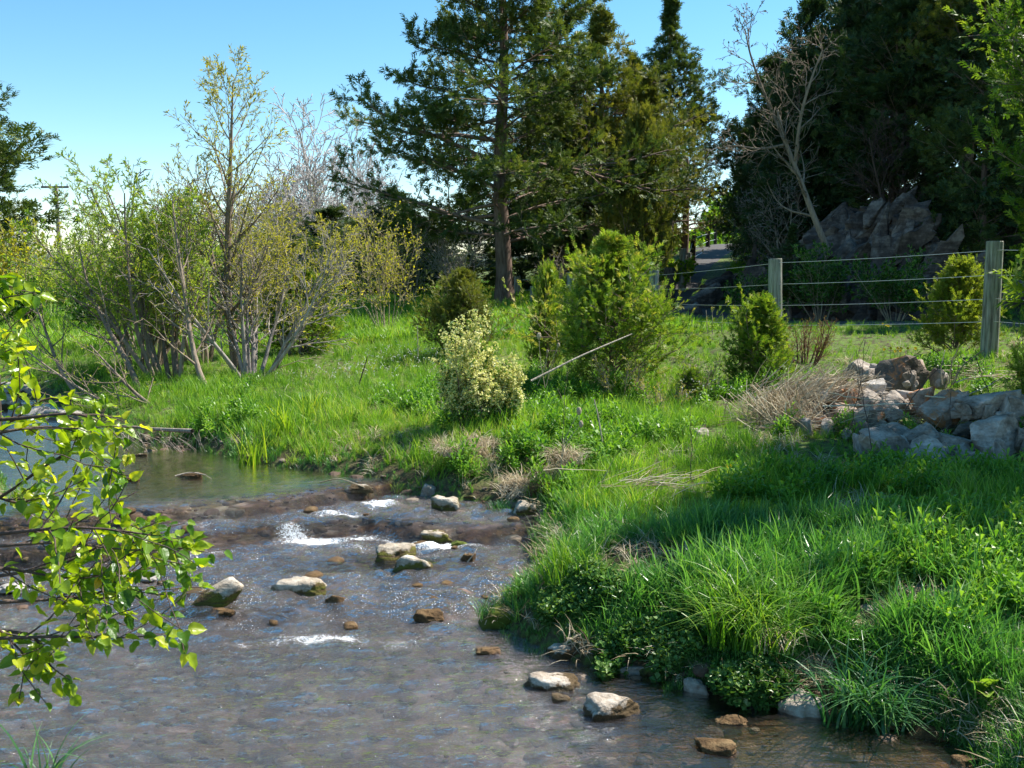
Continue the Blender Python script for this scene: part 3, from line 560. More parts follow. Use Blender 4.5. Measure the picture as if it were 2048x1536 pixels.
p = ay(1400, 868, 8.1); put_rock('rock', (p[0], p[1], p[2] - .02), (.16, .12, .14), M['rock_grey'], 'pale angular rock in the middle of the sunny grass', seed=76)
p = ay(1448, 880, 7.9); put_rock('rock', (p[0], p[1], p[2] - .02), (.08, .1, .13), M['rock_dark'], 'small dark rock just right of the pale angular one in the grass', seed=77)
# rock pile  (px, py = centre, Y, w px, h px)
for k, (px, py, Y_, w_, h_, m, lab) in enumerate(PILE):
    p = ay(px, py, Y_); s = (w_ / FPX * Y_ * .92, w_ / FPX * Y_ * .7, max(h_, 34) / FPX * Y_ * 1.15); rg = np.random.default_rng(200 + k)
    put_rock('rock', (p[0], Y_, p[2]), s, M[m], lab, 'rocks in the heap', rz=rg.uniform(-.5, .5), ry=rg.uniform(-.3, .3), rx=rg.uniform(-.25, .25), seed=100 + k, soft=90, rough=.05, planes=3, jit=.34)

# ------------------------------------------------------------------ cliff
FOOT = dense(np.array([(9.3, 16.9, 0), (7.8, 17.4, 0), (6.7, 18.1, 0), (5.9, 19.5, 0), (5.5, 21.4, 0), (5.6, 24, 0), (6.5, 29, 0), (8.4, 36, 0)]), 5)
rg = np.random.default_rng(45); cl = empty('cliff', (7.4, 19, .9), kind='structure')
ts = np.linspace(0, len(FOOT) - 1, 130); fx = np.interp(ts, np.arange(len(FOOT)), FOOT[:, 0]); fy = np.interp(ts, np.arange(len(FOOT)), FOOT[:, 1]); tp = nrm(np.gradient(np.stack([fx, fy], 1), axis=0)); nx_, ny_ = tp[:, 1], -tp[:, 0]
nx_, ny_ = -(-nx_), ny_
top = np.interp(ts, np.array([0, .15, .32, .5, .62, .75, 1]) * (len(FOOT) - 1), [.5, 1.3, 2.3, 2.3, 1.4, .9, .5]); vs = np.linspace(0, 1, 50)
VV, TT = np.meshgrid(vs, np.arange(130)); s_ = VV * (.5 + .5 * top[TT]) * .8
bx = fx[TT] + nx_[TT] * s_; by = fy[TT] + ny_[TT] * s_; bz = 0.75 + VV ** .8 * top[TT] + .2 * (np.maximum(by - 22, 0)) * .35
P = np.stack([bx, by, bz], -1); off = .55 * np.round(fbm(P * np.array([1.1, 1.1, .8]), 2, 51) * 3.2) / 3.2 + .32 * np.abs(fbm(P * 2.6, 3, 52)) + .06 * fbm(P * 9, 3, 53)
P = P - np.stack([nx_[TT], ny_[TT], -np.ones_like(s_) * .3], -1) * off[..., None]
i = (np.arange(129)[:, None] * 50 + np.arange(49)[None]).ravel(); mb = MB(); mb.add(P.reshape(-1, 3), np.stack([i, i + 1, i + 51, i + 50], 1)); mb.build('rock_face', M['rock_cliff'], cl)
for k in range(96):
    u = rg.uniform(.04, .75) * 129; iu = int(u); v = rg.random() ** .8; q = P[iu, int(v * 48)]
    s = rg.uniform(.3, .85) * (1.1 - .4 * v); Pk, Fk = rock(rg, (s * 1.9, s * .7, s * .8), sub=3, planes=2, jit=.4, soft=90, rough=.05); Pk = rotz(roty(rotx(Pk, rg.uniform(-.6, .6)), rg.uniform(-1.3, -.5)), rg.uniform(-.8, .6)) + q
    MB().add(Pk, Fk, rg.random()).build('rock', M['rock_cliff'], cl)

# ------------------------------------------------------------------ foliage templates
def sprig(k=6, w=.11, seed=0, sp=.8):
    rg = np.random.default_rng(seed); V = []; F = []
    def dia(a, d, L, w_):
        d = d / np.linalg.norm(d); s = np.cross(d, [0, 0, 1.]) + rg.normal(0, .25, 3); s = s / np.linalg.norm(s) * w_; n = len(V)
        V.extend([a, a + d * L * .45 + s, a + d * L, a + d * L * .5 - s]); F.extend([[n, n + 1, n + 2], [n, n + 2, n + 3]])
    dia(np.zeros(3), np.array([1., 0, 0]), 1., w)
    for i in range(k):
        x = .1 + .75 * i / k; sd = 1 if i % 2 else -1; dia(np.array([x, 0, 0]), np.array([1., sd * rg.uniform(.5, 1.1), rg.uniform(-.5, .6)]), rg.uniform(.35, .6) * (1.15 - x * .5), w * .9)
    return np.array(V), np.array(F)
SPR = sprig(6); SPR_T = sprig(5, .075, 3)
LEAF2 = (np.array([[0, 0, 0], [.5, .28, .06], [1, 0, -.05], [.5, -.28, .06]]), np.array([[0, 1, 2], [0, 2, 3]]))
LEAFN = (np.array([[0, 0, 0], [.5, .13, .04], [1, 0, -.05], [.5, -.13, .04]]), np.array([[0, 1, 2], [0, 2, 3]]))
def flower_t():
    V = []; F = []
    rg = np.random.default_rng(5)
    for i in range(5):
        c = rg.normal(0, .3, 3); a = rg.normal(0, 1, 3); a /= np.linalg.norm(a); b = np.cross(a, rg.normal(0, 1, 3)); b /= np.linalg.norm(b); n = len(V)
        V += [c + a * .22, c + b * .22, c - a * .22, c - b * .22]; F += [[n, n + 1, n + 2], [n, n + 2, n + 3]]
    return np.array(V), np.array(F)
FLW = flower_t()

# ------------------------------------------------------------------ cedars
PROTO = {}
def dup(src, x, y, z, label, group, s=(1, 1, 1), rz=0., mat=None, name=None):
    c = src.copy(); COL.objects.link(c); c.location = (x, y, z); c.scale = s; c.rotation_euler = (0, 0, rz); c.name = name or src.name; c['label'] = label
    if group: c['group'] = group
    elif 'group' in c: del c['group']
    for ch in src.children:
        d = ch.copy(); COL.objects.link(d); d.parent = c
        if mat and ch.name.split('.')[0] in ('crown', 'foliage') and d.material_slots: d.material_slots[0].link = 'OBJECT'; d.material_slots[0].material = M[mat]
    return c
def cedar(name, x, y, H, prof, label, mat='cedar', group=None, seed=0, limbs=70, n2_=9, n3=5, per=3, sz=.22, trunk=.16, bare=.12, ang=(65, 95), up=.0, base=None, lean=0., cat='cedar tree', openn=0., barkm='bark_red', droop=-.02, shag=None, flat=.55, tl=(.40,.55), like=None):
    """prof: (height fraction, radius) pairs"""
    rmax = max(b for a, b in prof)
    if like is not None:
        src, H0, r0_ = PROTO[like]; k = rmax / r0_
        c = dup(src, x, y, (gz(x, y) - .1 if base is None else base), label, group, (k, k, H / H0), seed * 1.7, mat, name); c['category'] = cat; return c
    rg = np.random.default_rng(seed); shag = name == 'young_cedar' if shag is None else shag; z0 = gz(x, y) - .1 if base is None else base
    root = empty(name, (x, y, z0), label, cat, group)
    K = 14; zz = np.linspace(0, H, K); TP = np.stack([x + lean * zz / H + .04 * H / 8 * np.sin(zz * 1.1 + seed), y + .04 * np.cos(zz * .8 + seed), z0 + zz], 1)[None]; TR = trunk * (1 - .93 * zz / H)[None]; TR[0, 0] *= 1.35
    n = limbs; hf = bare + (1 - bare) * (np.arange(n) + rg.random(n) * .9) / n * .985; rad = np.interp(hf, [a for a, b in prof], [b for a, b in prof]) * rg.uniform(.55, 1.18, n)
    az = np.arange(n) * 2.399 + rg.random(n) * .7; el = np.radians(90 - rg.uniform(ang[0], ang[1], n)) + hf * .35 + (hf > .85) * .4
    rad = rad * (1 + (.20 if name == 'young_cedar' else .12) * np.sin(2 * az + 7 * hf + seed) + .15 * np.sin(5 * az + 3 * seed))
    i0 = np.clip((hf * (K - 1)).astype(int), 0, K - 2); fr = (hf * (K - 1) - i0)[:, None]; p0 = TP[0][i0] * (1 - fr) + TP[0][i0 + 1] * fr
    d = np.stack([np.cos(az) * np.cos(el), np.sin(az) * np.cos(el), np.sin(el)], 1); Kl = 8; L = np.zeros((n, Kl, 3)); L[:, 0] = p0
    for k in range(1, Kl): L[:, k] = L[:, k - 1] + d * (rad / (Kl - 1))[:, None]; d = nrm(d + np.array([0, 0, up + (droop if k < 5 else .10)]) + rg.normal(0, .06, d.shape))
    LR = (.005 + rad * trunk * .05 + .002)[:, None] * np.linspace(1, .25, Kl)[None]
    mb = MB(); tube_mb(mb, TP, TR, 9, rng=rg); tube_mb(mb, L, LR, 4, rng=rg)
    S2, R2 = grow(rg, L, LR, n2_, (.22, 1), (35, 65), tl[0], .55, 5, .06, .10, .6, .3, flat, lmin=.10)
    tube_mb(mb, S2, np.maximum(R2, .003), 3, rng=rg)
    tr = mb.build('trunk', M[barkm], root, True)
    if name == 'young_cedar' and not openn: openn = .36
    S3, R3 = grow(rg, S2, R2, n3, (.15, 1), (25, 60), tl[1], .3, 4, .08, .12, .6, .3, flat * .5, lmin=.06)
    fb = MB(); br = rg.random(n)
    for PP, pr, t0 in ((S3, per, .25), (S2, per + 1, .35), (L, 5, .55)):
        pos, dr, idx = along(rg, PP, pr, t0, 1.0)
        if openn: kk = rg.random(len(pos)) > openn; pos, dr, idx = pos[kk], dr[kk], idx[kk]
        if H > 5: hq = sst(.62, .85, (pos[:, 2] - z0) / H); kk = rg.random(len(pos)) > .62 * hq; pos, dr, idx = pos[kk], dr[kk], idx[kk]
        li = idx // (len(PP) // n) if len(PP) >= n else idx
        c = np.clip(.12 + .30 * br[li] + rg.random(len(pos)) * .45 + .16 * (PP is S3), 0, 1)
        place(fb, SPR_T[0], SPR_T[1], pos, frames(rg, dr + np.array([0, 0, .12]), .35, roll=.8), sz * rg.uniform(.6, 1.25, len(pos)), c)
    if shag:
        G, _g = grow(rg, L, LR, 4, (.6, 1), (10, 45), .55, .1, 5, .18, .06, .5, lmin=H * .06)
        pos, dr, idx = along(rg, G, 9, 0, 1); place(fb, SPR_T[0], SPR_T[1], pos, frames(rg, dr, .25, roll=1), sz * rg.uniform(.6, 1.15, len(pos)), np.clip(.45 + .5 * rg.random(len(pos)), 0, 1))
    cr = fb.build('crown', M[mat], root); cr['kind'] = 'stuff'; PROTO[seed] = (root, H, rmax); return root
cedar('young_cedar', 2.60, 10.4, .92, [(0, .50), (.25, .50), (.55, .25), (1, .05)], 'scraggly young cedar leaning in front of the second fence post', 'cedar_bright', 'young cedars', 42, 60, 8, 4, 3, .065, .02, .02, ang=(35, 65), up=.04, cat='cedar shrub')
GR = 'cedars behind the fence'
cedar('cedar_tree', 5.1, 33, 8.9, [(0, 1.6), (.2, 2.5), (.4, 2.3), (.6, 1.6), (.72, .9), (.82, .42), (1, .06)], 'cedar with a thin pointed spire, nearest to the sloping road', 'cedar', GR, 3, 80, 9, 5, 3, .21, .17, .30)
HG = 'dark cedars on the rocky hill'
HC = [(9.4, 35.5, 6.5, 1.9, 'shady cedar beside the upper part of the road'), (11.4, 41.0, 7.5, 2.3, 'farthest hill cedar shading the road crest'), (9.0, 26.0, 7.2, 1.9, 'hill cedar closing the gap above the left end of the cliff'), (8.0, 21.3, 4.8, 1.5, 'dark cedar crowning the middle of the cliff'), (9.4, 21.0, 6.6, 1.9, 'dark cedar rising behind the right half of the cliff'), (8.7, 18.6, 4.2, 1.25, 'shaded cedar growing in front of the right half of the cliff'), (5.35, 19.2, 1.9, .7, 'low shaded cedar at the left foot of the cliff'), (6.6, 23.4, 5.2, 1.3, 'dark cedar between the cliff and the road'), (8.9, 24.5, 8.2, 1.9, 'dark cedar above the cliff crest, topped by a shaggy head'), (11.2, 22.5, 8.5, 2.3, 'dark cedar directly above the cliff'), (9.7, 28.5, 8.0, 2.2, 'hill cedar behind the forked grey snag'),
      (12.6, 26, 9.5, 2.8, 'big hill cedar behind the cliff trees'), (14.0, 22.5, 9, 2.7, 'massive hill cedar with yellowish outer sprays'), (8.3, 33, 6.5, 1.8, 'hill cedar leaning over the top of the road'),
      (12.2, 18.2, 8.2, 2.5, 'shaded cedar right of the cliff foot'), (16.5, 20, 8.5, 2.6, 'hill cedar behind the bright young one'), (9.8, 19.6, 6.6, 1.9, 'small shaded cedar on the shoulder of the cliff'),
      (11.0, 33, 8, 2.4, 'distant hill cedar above the road bend'), (7.3, 27.2, 4.5, 1.35, 'thin shaded cedar at the cliff end beside the road'), (15.5, 27, 10, 3, 'tallest cedar at the back of the hill'), (6.4, 26.5, 4.6, 1.1, 'narrow dark cedar leaning toward the sloping road'), (7.3, 25.2, 6.2, 1.5, 'dark cedar right behind the forked snag'), (13.4, 30, 9.5, 3, 'hill cedar closing the skyline above the cliff'), (8.4, 22.2, 5.6, 1.6, 'dark cedar standing on the left end of the cliff top'), (16.0, 17.4, 9, 2.8, 'dark cedar behind the tall bright one at the road'), (18.5, 22, 9, 2.8, 'hill cedar at the far right of the slope'), (10.2, 24.5, 7.5, 2.2, 'hill cedar between the shaggy headed one and the cliff trees')]
for k, (x, y, H, r_, lab) in enumerate(HC):
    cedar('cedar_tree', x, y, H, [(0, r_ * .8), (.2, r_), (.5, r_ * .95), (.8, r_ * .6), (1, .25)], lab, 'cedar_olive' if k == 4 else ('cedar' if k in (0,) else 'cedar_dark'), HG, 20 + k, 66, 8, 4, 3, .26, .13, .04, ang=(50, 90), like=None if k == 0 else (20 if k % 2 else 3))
# the tall cedar beside the fence
cedar('cedar_tree', -.25, 25, 11.5, [(0, 3.2), (.12, 3.7), (.25, 4.0), (.38, 3.6), (.5, 3.0), (.65, 2.3), (.75, 1.7), (.88, .8), (1, .1)], 'tallest open cedar with a bare grey trunk, cut off by the top of the view', 'cedar', seed=1, limbs=86, n2_=13, n3=6, per=5, sz=.205, trunk=.23, bare=.14, openn=.0, droop=-.02, flat=.88, tl=(.34, .5), ang=(72, 104))
cedar('cedar_tree', 2.6, 30, 8.0, [(0, 2.4), (.2, 3.3), (.4, 3.0), (.6, 2.2), (.8, .95), (.93, .32), (1, .06)], 'dense olive cedar directly right of the tallest one, its narrow tip clear of the rest', 'cedar_olive', GR, 2, 84, 10, 5, 3, .22, .2, .16)
cedar('cedar_tree', 3.9, 29, 5.9, [(0, 1.8), (.2, 2.2), (.5, 2.1), (.8, 1.3), (1, .3)], 'shorter yellowish olive cedar in front of the pointed spire', 'cedar_olive', GR, 4, like=2)
cedar('cedar_tree', 1.7, 31.5, 6.8, [(0, 2.4), (.4, 2.6), (1, .1)], 'olive cedar filling the gap between the tallest one and its dense neighbour', 'cedar_olive', GR, 51, like=2)
cedar('cedar_tree', 3.7, 31.2, 6.7, [(0, 2.4), (.4, 2.5), (1, .1)], 'olive cedar between the dense one and the pointed spire', 'cedar', GR, 52, like=2)
cedar('cedar_tree', 1.2, 33, 6.8, [(0, 2.5), (.3, 2.8), (.6, 2.2), (1, .3)], 'dark cedar filling in behind the tallest one', 'cedar_dark', GR, 5, like=20)
cedar('cedar_tree', -3.6, 31, 3.4, [(0, 1.8), (.3, 2.0), (.6, 1.5), (1, .3)], 'low dark cedar left of the tallest one, under the bare crowns', 'cedar_dark', GR, 6, like=20)
cedar('cedar_tree', -6.0, 33, 3.0, [(0, 2.0), (.3, 2.3), (.7, 1.6), (1, .5)], 'dark cedar half hidden behind the budding sapling', 'cedar_dark', GR, 7, like=20)
cedar('cedar_tree', 3.2, 25.5, 4.2, [(0, .9), (.3, 1.3), (.7, 1.0), (1, .3)], 'small brownish cedar beside the road gap', 'cedar_olive', GR, 9, like=42)
cedar('cedar_tree', -22.5, 41, 9.6, [(0, 3.0), (.2, 3.8), (.4, 3.4), (.6, 2.8), (.8, 2.0), (1, .6)], 'broad dark cedar far across the meadow by the utility pole', 'cedar', None, 8, like=20)
for k, (x_, y_, h_, r__) in enumerate([(-4.5, 40, 3.6, 2.4), (-1.6, 37, 3.7, 2.6), (2.0, 42, 3.8, 2.4), (5.0, 41, 3.6, 2.0), (-9.5, 44, 2.8, 2.6)]):
    cedar('cedar_tree', x_, y_, h_, [(0, r__ * .8), (.4, r__), (.8, r__ * .7), (1, .3)], ('low far cedar seen under the left limbs of the tallest one', 'low far cedar just behind the tall bare trunk', 'low far cedar under the dense olive one', 'low far cedar glimpsed left of the roadside trunks', 'low far cedar beyond the budding sapling')[k], 'cedar', 'low cedars along the far fence', 300 + k, like=20)
# cedars on the rocky hill
# young bright cedars
cedar('young_cedar', 1.06, 10.6, 1.58, [(0, .80), (.2, .90), (.45, .62), (.7, .34), (1, .05)], 'bushy bright green young cedar at the centre before the fence', 'cedar_bright', 'young cedars', 40, 84, 10, 5, 3, .085, .03, .02, ang=(40, 70), up=.05, cat='cedar shrub', tl=(.5, .6))
cedar('young_cedar', .42, 11.6, 1.20, [(0, .30), (.3, .34), (.6, .22), (1, .05)], 'slim darker young cedar touching the left side of the bushy bright one', 'cedar_bright', 'young cedars', 41, like=42, cat='cedar shrub')
cedar('young_cedar', -.65, 13.2, 1.15, [(0, .5), (.3, .62), (.6, .5), (1, .12)], 'olive young cedar below the tall trunk', 'cedar_olive', 'young cedars', 43, like=40, cat='cedar shrub')
cedar('young_cedar', -3.1, 14.8, 1.25, [(0, .65), (.3, .78), (.7, .62), (1, .2)], 'dense rounded green cedar right of the bare stemmed shrubs', 'cedar_bright', 'young cedars', 44, like=40, cat='cedar shrub')
cedar('young_cedar', 4.85, 8.6, 3.7, [(0, .3), (.3, .38), (.42, .65), (.55, 1.1), (.75, 1.0), (1, .2)], 'tall bright cedar close behind the large fence post', 'cedar_bright', 'young cedars', 45, 96, 10, 5, 3, .10, .06, .02, ang=(45, 85), up=.04, cat='cedar tree', tl=(.36, .5), openn=.45)
cedar('young_cedar', 5.5, 12.3, 1.15, [(0, .5), (.4, .62), (.8, .4), (1, .1)], 'yellow green cedar bush across the wires, left of the large post', 'cedar_yellow', 'young cedars', 46, like=42, cat='cedar shrub')
cedar('young_cedar', 4.55, 8.5, .85, [(0, .26), (.4, .3), (1, .05)], 'small dark cedar seedling in front of the large post', 'cedar_bright', 'young cedars', 47, like=42, cat='cedar shrub')
cedar('young_cedar', 1.75, 9.7, .34, [(0, .12), (.5, .13), (1, .03)], 'tiny sparse cedar seedling in the rough grass', 'cedar_bright', 'young cedars', 48, 24, 6, 3, 2, .04, .008, .25, ang=(30, 60), cat='cedar shrub')
# trees beyond the right edge whose shade lies on the near bank
cedar('young_cedar', 5.6, 7.75, 6.4, [(0, .7), (.2, .85), (.5, 1.45), (.8, .8), (1, .3)], 'tall cedar on the near bank outside the view casting shade', 'cedar_bright', 'young cedars', 49, like=20, cat='cedar tree')
cedar('young_cedar', 7.8, 8.5, 7.4, [(0, .9), (.2, 1.0), (.5, 1.7), (.8, .9), (1, .3)], 'second tall cedar outside the view behind the near one', 'cedar', 'young cedars', 50, like=20, cat='cedar tree')

# ------------------------------------------------------------------ broadleaf trees and shrubs
def stems(rg, base, n, H, spread, K=10, lean=(0, 0), wig=.05, up=.12, rb=.05, r0=.03):
    P = np.zeros((n, K, 3)); az = rg.random(n) * 6.28; sp = spread * rg.uniform(.2, 1, n)
    P[:, 0] = np.array(base) + np.stack([np.cos(az) * rb, np.sin(az) * rb, az * 0 - .05], 1)
    d = nrm(np.stack([np.cos(az) * sp + lean[0], np.sin(az) * sp + lean[1], np.ones(n)], 1)); L = H * rg.uniform(.7, 1.1, n)
    for k in range(1, K): P[:, k] = P[:, k - 1] + d * (L / (K - 1))[:, None]; d = nrm(d + np.array([0, 0, up]) + rg.normal(0, wig, d.shape))
    return P, (r0 * rg.uniform(.6, 1.1, n))[:, None] * np.linspace(1, .25, K)[None]
def woody(name, base, label, cat, P, Rd, levels, leaf, lmat, bmat, seed, n_leaf=3, lsz=.05, group=None, lt=(0., 1.), jit=.7, mats2=None, sides=(8, 5, 3, 3), leafname='foliage', rmin=.0025, roll=1.5):
    rg = np.random.default_rng(seed); root = empty(name, tuple(base), label, cat, group); mb = MB(); cur, cr = P, Rd; tube_mb(mb, P, Rd, sides[0], rng=rg); last = [P]
    for i, kw in enumerate(levels):
        cur, cr = grow(rg, cur, cr, **kw); tube_mb(mb, cur, np.maximum(cr, rmin), sides[min(i + 1, 3)], rng=rg); last.append(cur)
    mb.build('branches', M[bmat], root, True)
    if leaf is not None:
        fb = MB()
        for q, PP in enumerate(last[-2:]):
            pos, dr, idx = along(rg, PP, n_leaf, *lt); place(fb, leaf[0], leaf[1], pos, frames(rg, dr, jit, roll=roll), lsz * rg.uniform(.5, 1.3, len(pos)), rg.random(len(pos)))
        f = fb.build(leafname, M[lmat], root); f['kind'] = 'stuff'
    return root
def gpos(x, y): return np.array([x, y, gz(x, y)])
def trunkpath(pts, K=12):
    P = np.array(pts, float); t = np.arange(len(P)); tt = np.linspace(0, len(P) - 1, K); Q = np.stack([np.interp(tt, t, P[:, k]) for k in range(3)], 1)
    for _ in range(2): Q[1:-1] = (Q[:-2] + 2 * Q[1:-1] + Q[2:]) / 4
    return Q
# budding sapling (tallest on the left)
Yb = 12.4; b = gpos(-3.45, Yb)
tp_ = trunkpath([ay(478, 790, Yb), ay(470, 700, Yb), ay(452, 600, Yb), ay(455, 460, Yb + .1), ay(462, 300, Yb), ay(466, 165, Yb)])
woody('budding_tree', b, 'slender sapling with yellow buds rising above the bank shrubs', 'tree', tp_[None], (.075 * np.linspace(1, .10, 12))[None],
      [dict(n=30, t=(.25, 1), ang=(28, 55), ln=.36, fall=.6, K=7, up=.10, wig=.07, rr=.45, lmin=.25), dict(n=7, t=(.2, 1), ang=(25, 55), ln=.5, K=5, up=.08, wig=.12, rr=.6), dict(n=4, t=(.2, 1), ang=(25, 50), ln=.45, K=3, wig=.1, rr=.7)],
      LEAFN, 'bud', 'bark_willow', 61, 5, .055, rmin=.0022, jit=.5)
# creek-side willows
rg = np.random.default_rng(62)
WL = [('willow_shrub', 333, 790, 11.7, 9, 2.15, .5, (-.22, 0), 'many stemmed green willow with a stump like base', 63, 'willow', 7),
      ('willow_shrub', 285, 800, 12.6, 9, 1.8, .45, (-.08, .1), 'airy yellow green willow leaning over the pool', 64, 'willow', 7),
      ('willow_shrub', 290, 740, 15.5, 8, 2.3, .45, (-.15, .1), 'willow behind the leaning ones, towards the utility pole', 65, 'willow', 7),
      ('willow_shrub', 395, 760, 13.6, 6, 2.3, .4, (-.1, .1), 'upright green willow between the sapling and the leaning willows', 66, 'willow', 4),
      ('bare_shrub', 505, 775, 12.0, 11, 1.9, 1.0, (.15, 0), 'grey twiggy shrub with long bare arching stems right of the sapling', 67, 'bud', 1),
      ('bare_shrub', 590, 735, 14.8, 8, 2.2, .6, (0, 0), 'greyish budding shrub behind the arching one', 68, 'bud', 4)]
for nm, px, py, Y_, n_, H, sp, lean, lab, sd, lm, nl in WL:
    x = (px - 1024) / FPX * Y_; b = gpos(x, Y_); rg = np.random.default_rng(sd); P, Rd = stems(rg, b, n_, H, sp, lean=lean, r0=.036, wig=.06, up=.07, rb=.14)
    woody(nm, b, lab, 'shrub', P, Rd, [dict(n=9, t=(.22, 1), ang=(20, 50), ln=.42, fall=.4, K=6, up=.06, wig=.1, rr=.55), dict(n=7, t=(.1, 1), ang=(20, 55), ln=.42, K=4, up=.05, wig=.14, rr=.55), ] + ([dict(n=3, t=(.2, 1), ang=(20, 45), ln=.5, K=3, wig=.1, rr=.7)] if nm == 'bare_shrub' or sd < 66 else []),
          LEAFN, lm, 'bark_willow' if nm != 'bare_shrub' else 'bark_grey', sd, nl, .055, 'shrubs on the creek bank', jit=.6, rmin=.0025)
# curved leaning stems over the water
for k, (pts, Y_, r0, lab) in enumerate([([(440, 822), (405, 770), (383, 700), (372, 600), (352, 480), (345, 400)], 10.9, .042, 'dark stem rising in a curve from the grassy bank'),
        ([(382, 858), (340, 832), (282, 800), (225, 740), (180, 690)], 10.0, .032, 'long bare branch sweeping up from the water edge'),
        ([(375, 860), (300, 852), (240, 822), (180, 790), (100, 740), (40, 690)], 10.05, .026, 'bare branch drooping low across the pool'),
        ([(290, 812), (265, 740), (235, 690), (205, 640), (170, 560), (160, 500)], 10.9, .040, 'leaning stem with bark split near its foot'),
        ([(190, 830), (145, 780), (110, 720), (85, 640), (60, 590)], 11.2, .034, 'outermost stem leaning left over the pool')]):
    P = trunkpath([ay(a, b_, Y_ + .15 * i) for i, (a, b_) in enumerate(pts)]); P[0, 2] -= .08
    woody('leaning_branch', tuple(P[0]), lab, 'branch', P[None], (r0 * np.linspace(1, .2, 12))[None], [dict(n=12, t=(.3, 1), ang=(25, 60), ln=.3, fall=.4, K=6, up=.08, wig=.1, rr=.5), dict(n=6, t=(.2, 1), ang=(25, 55), ln=.5, K=4, up=.05, wig=.12, rr=.6)],
          LEAFN, 'willow', 'bark_willow', 80 + k, 3, .045, 'stems leaning over the pool')
# background bare trees
def bare(px, Y_, H, label, seed, mat='bark_pale', r=.12, n1=13, leaf=None, lm='bud', nl=1, fork=None, name='bare_tree', lsz=.1, group='bare trees behind the meadow', wide=.5, lv3=4):
    x = (px - 1024) / FPX * Y_; b = gpos(x, Y_); rg = np.random.default_rng(seed); n = fork or 4
    if mat != 'bark_dark' and Y_ > 30 and name == 'bare_tree':
        key = ('bare', leaf is not None)
        if key in PROTO:
            src, H0, _r = PROTO[key]; k = H / H0; return dup(src, x, Y_, b[2], label, group, (k, k, k), seed * 2.1)
    P, Rd = stems(rg, b, n, H * .74, .25, K=12, r0=r, wig=.07, up=.05)
    o_ = woody(name, b, label, 'tree', P, Rd, [dict(n=n1, t=(.25, 1), ang=(25, 60), ln=wide, fall=.45, K=7, up=.06, wig=.13, rr=.6), dict(n=6, t=(.15, 1), ang=(25, 60), ln=.5, K=5, up=.05, wig=.16, rr=.6), dict(n=lv3, t=(.15, 1), ang=(25, 55), ln=.5, K=4, wig=.15, rr=.7)],
                 leaf, lm, mat, seed, nl, lsz, group, rmin=.016 if Y_ > 30 else .005, sides=(6, 4, 3, 3))
    PROTO.setdefault(('bare', leaf is not None), (o_, H, 1)); return o_
bare(650, 44, 9.4, 'pale barked bare tree with a spreading crown left of the tall cedar', 90)
bare(720, 48, 9.0, 'bare tree partly behind the left limbs of the tall cedar', 91)
bare(560, 46, 7.8, 'fuzzy pinkish bare tree behind the budding sapling', 92, 'bark_grey', n1=11, leaf=LEAF2, nl=1)
bare(610, 40, 5.6, 'lower bare tree between the pale crowns', 93, 'bark_grey', n1=10)
bare(385, 42, 7.0, 'twisty bare tree with mustard buds left of the sapling', 94, 'bark_grey', leaf=LEAF2, nl=1, n1=8)
bare(262, 38, 6.9, 'nearly naked dark tree forking high against the sky', 95, 'bark_dark', r=.13, n1=3, fork=2, wide=.3, lv3=2)
bare(500, 52, 6.8, 'hazy bare tree low behind the meadow', 96, 'bark_pale')
bare(690, 36, 5.6, 'pinkish grey bare tree low against the left limbs of the tallest cedar', 200, 'bark_grey')
bare(600, 37, 5.4, 'bare tree with a rounded hazy crown behind the arching stems', 201, 'bark_grey', leaf=LEAF2)
bare(530, 39, 5.2, 'bare tree just right of the sapling trunk in the distance', 202, 'bark_pale')
bare(745, 40, 6.2, 'white limbed bare tree tangled with the tall cedar outline', 203, 'bark_pale')
bare(430, 44, 5.6, 'faint bare tree left of the sapling trunk in the distance', 204, 'bark_grey', leaf=LEAF2)
bare(30, 60, 5.5, 'small bare tree next to the far cedar', 97, 'bark_grey')
# snag with pale limbs on the hill edge
x = 5.75; b = gpos(x, 20.3)
P = trunkpath([ay(1655, 500, 19.6), ay(1622, 420, 19.6), ay(1590, 330, 19.7), ay(1568, 280, 19.7), ay(1555, 220, 19.8)])
P2 = trunkpath([ay(1590, 330, 19.7), ay(1600, 230, 19.6), ay(1625, 150, 19.5), ay(1645, 100, 19.5)]); P3 = trunkpath([ay(1568, 280, 19.7), ay(1525, 180, 19.9), ay(1500, 110, 20), ay(1490, 60, 20)]); P4 = trunkpath([ay(1568, 290, 19.7), ay(1520, 300, 19.9), ay(1470, 290, 20), ay(1420, 300, 20)])
woody('bare_tree', tuple(P[0]), 'pale forked snag with twisting limbs against the dark hill', 'tree', np.stack([P, P2, P3, P4]), np.stack([.065 * np.linspace(1, .4, 12), .04 * np.linspace(1, .3, 12), .035 * np.linspace(1, .3, 12), .03 * np.linspace(1, .3, 12)]),
      [dict(n=10, t=(.2, 1), ang=(25, 65), ln=.5, fall=.4, K=7, up=.04, wig=.2, rr=.5), dict(n=6, t=(.15, 1), ang=(25, 60), ln=.5, K=5, up=.02, wig=.2, rr=.6), dict(n=3, t=(.2, 1), ang=(25, 60), ln=.5, K=4, wig=.18, rr=.7)], LEAF2, 'cedar_dark', 'bark_willow', 98, 1, .05, rmin=.005)
for k, (px, Y_, H, lab) in enumerate([(1520, 25, 3.6, 'tangled bare tree hanging over the road'), (1560, 23, 3.0, 'brushy bare thicket on the bank above the road'), (1780, 20.5, 4.4, 'thin bare tree in the shade above the cliff'), (1500, 33, 4.0, 'bare tree at the road crest')]):
    bare(px, Y_, H, lab, 100 + k, 'bark_grey' if k != 2 else 'bark_dark', r=.05, n1=9, group='bare trees by the road', leaf=LEAF2 if k < 2 else None, lm='cedar_dark', lsz=.08)
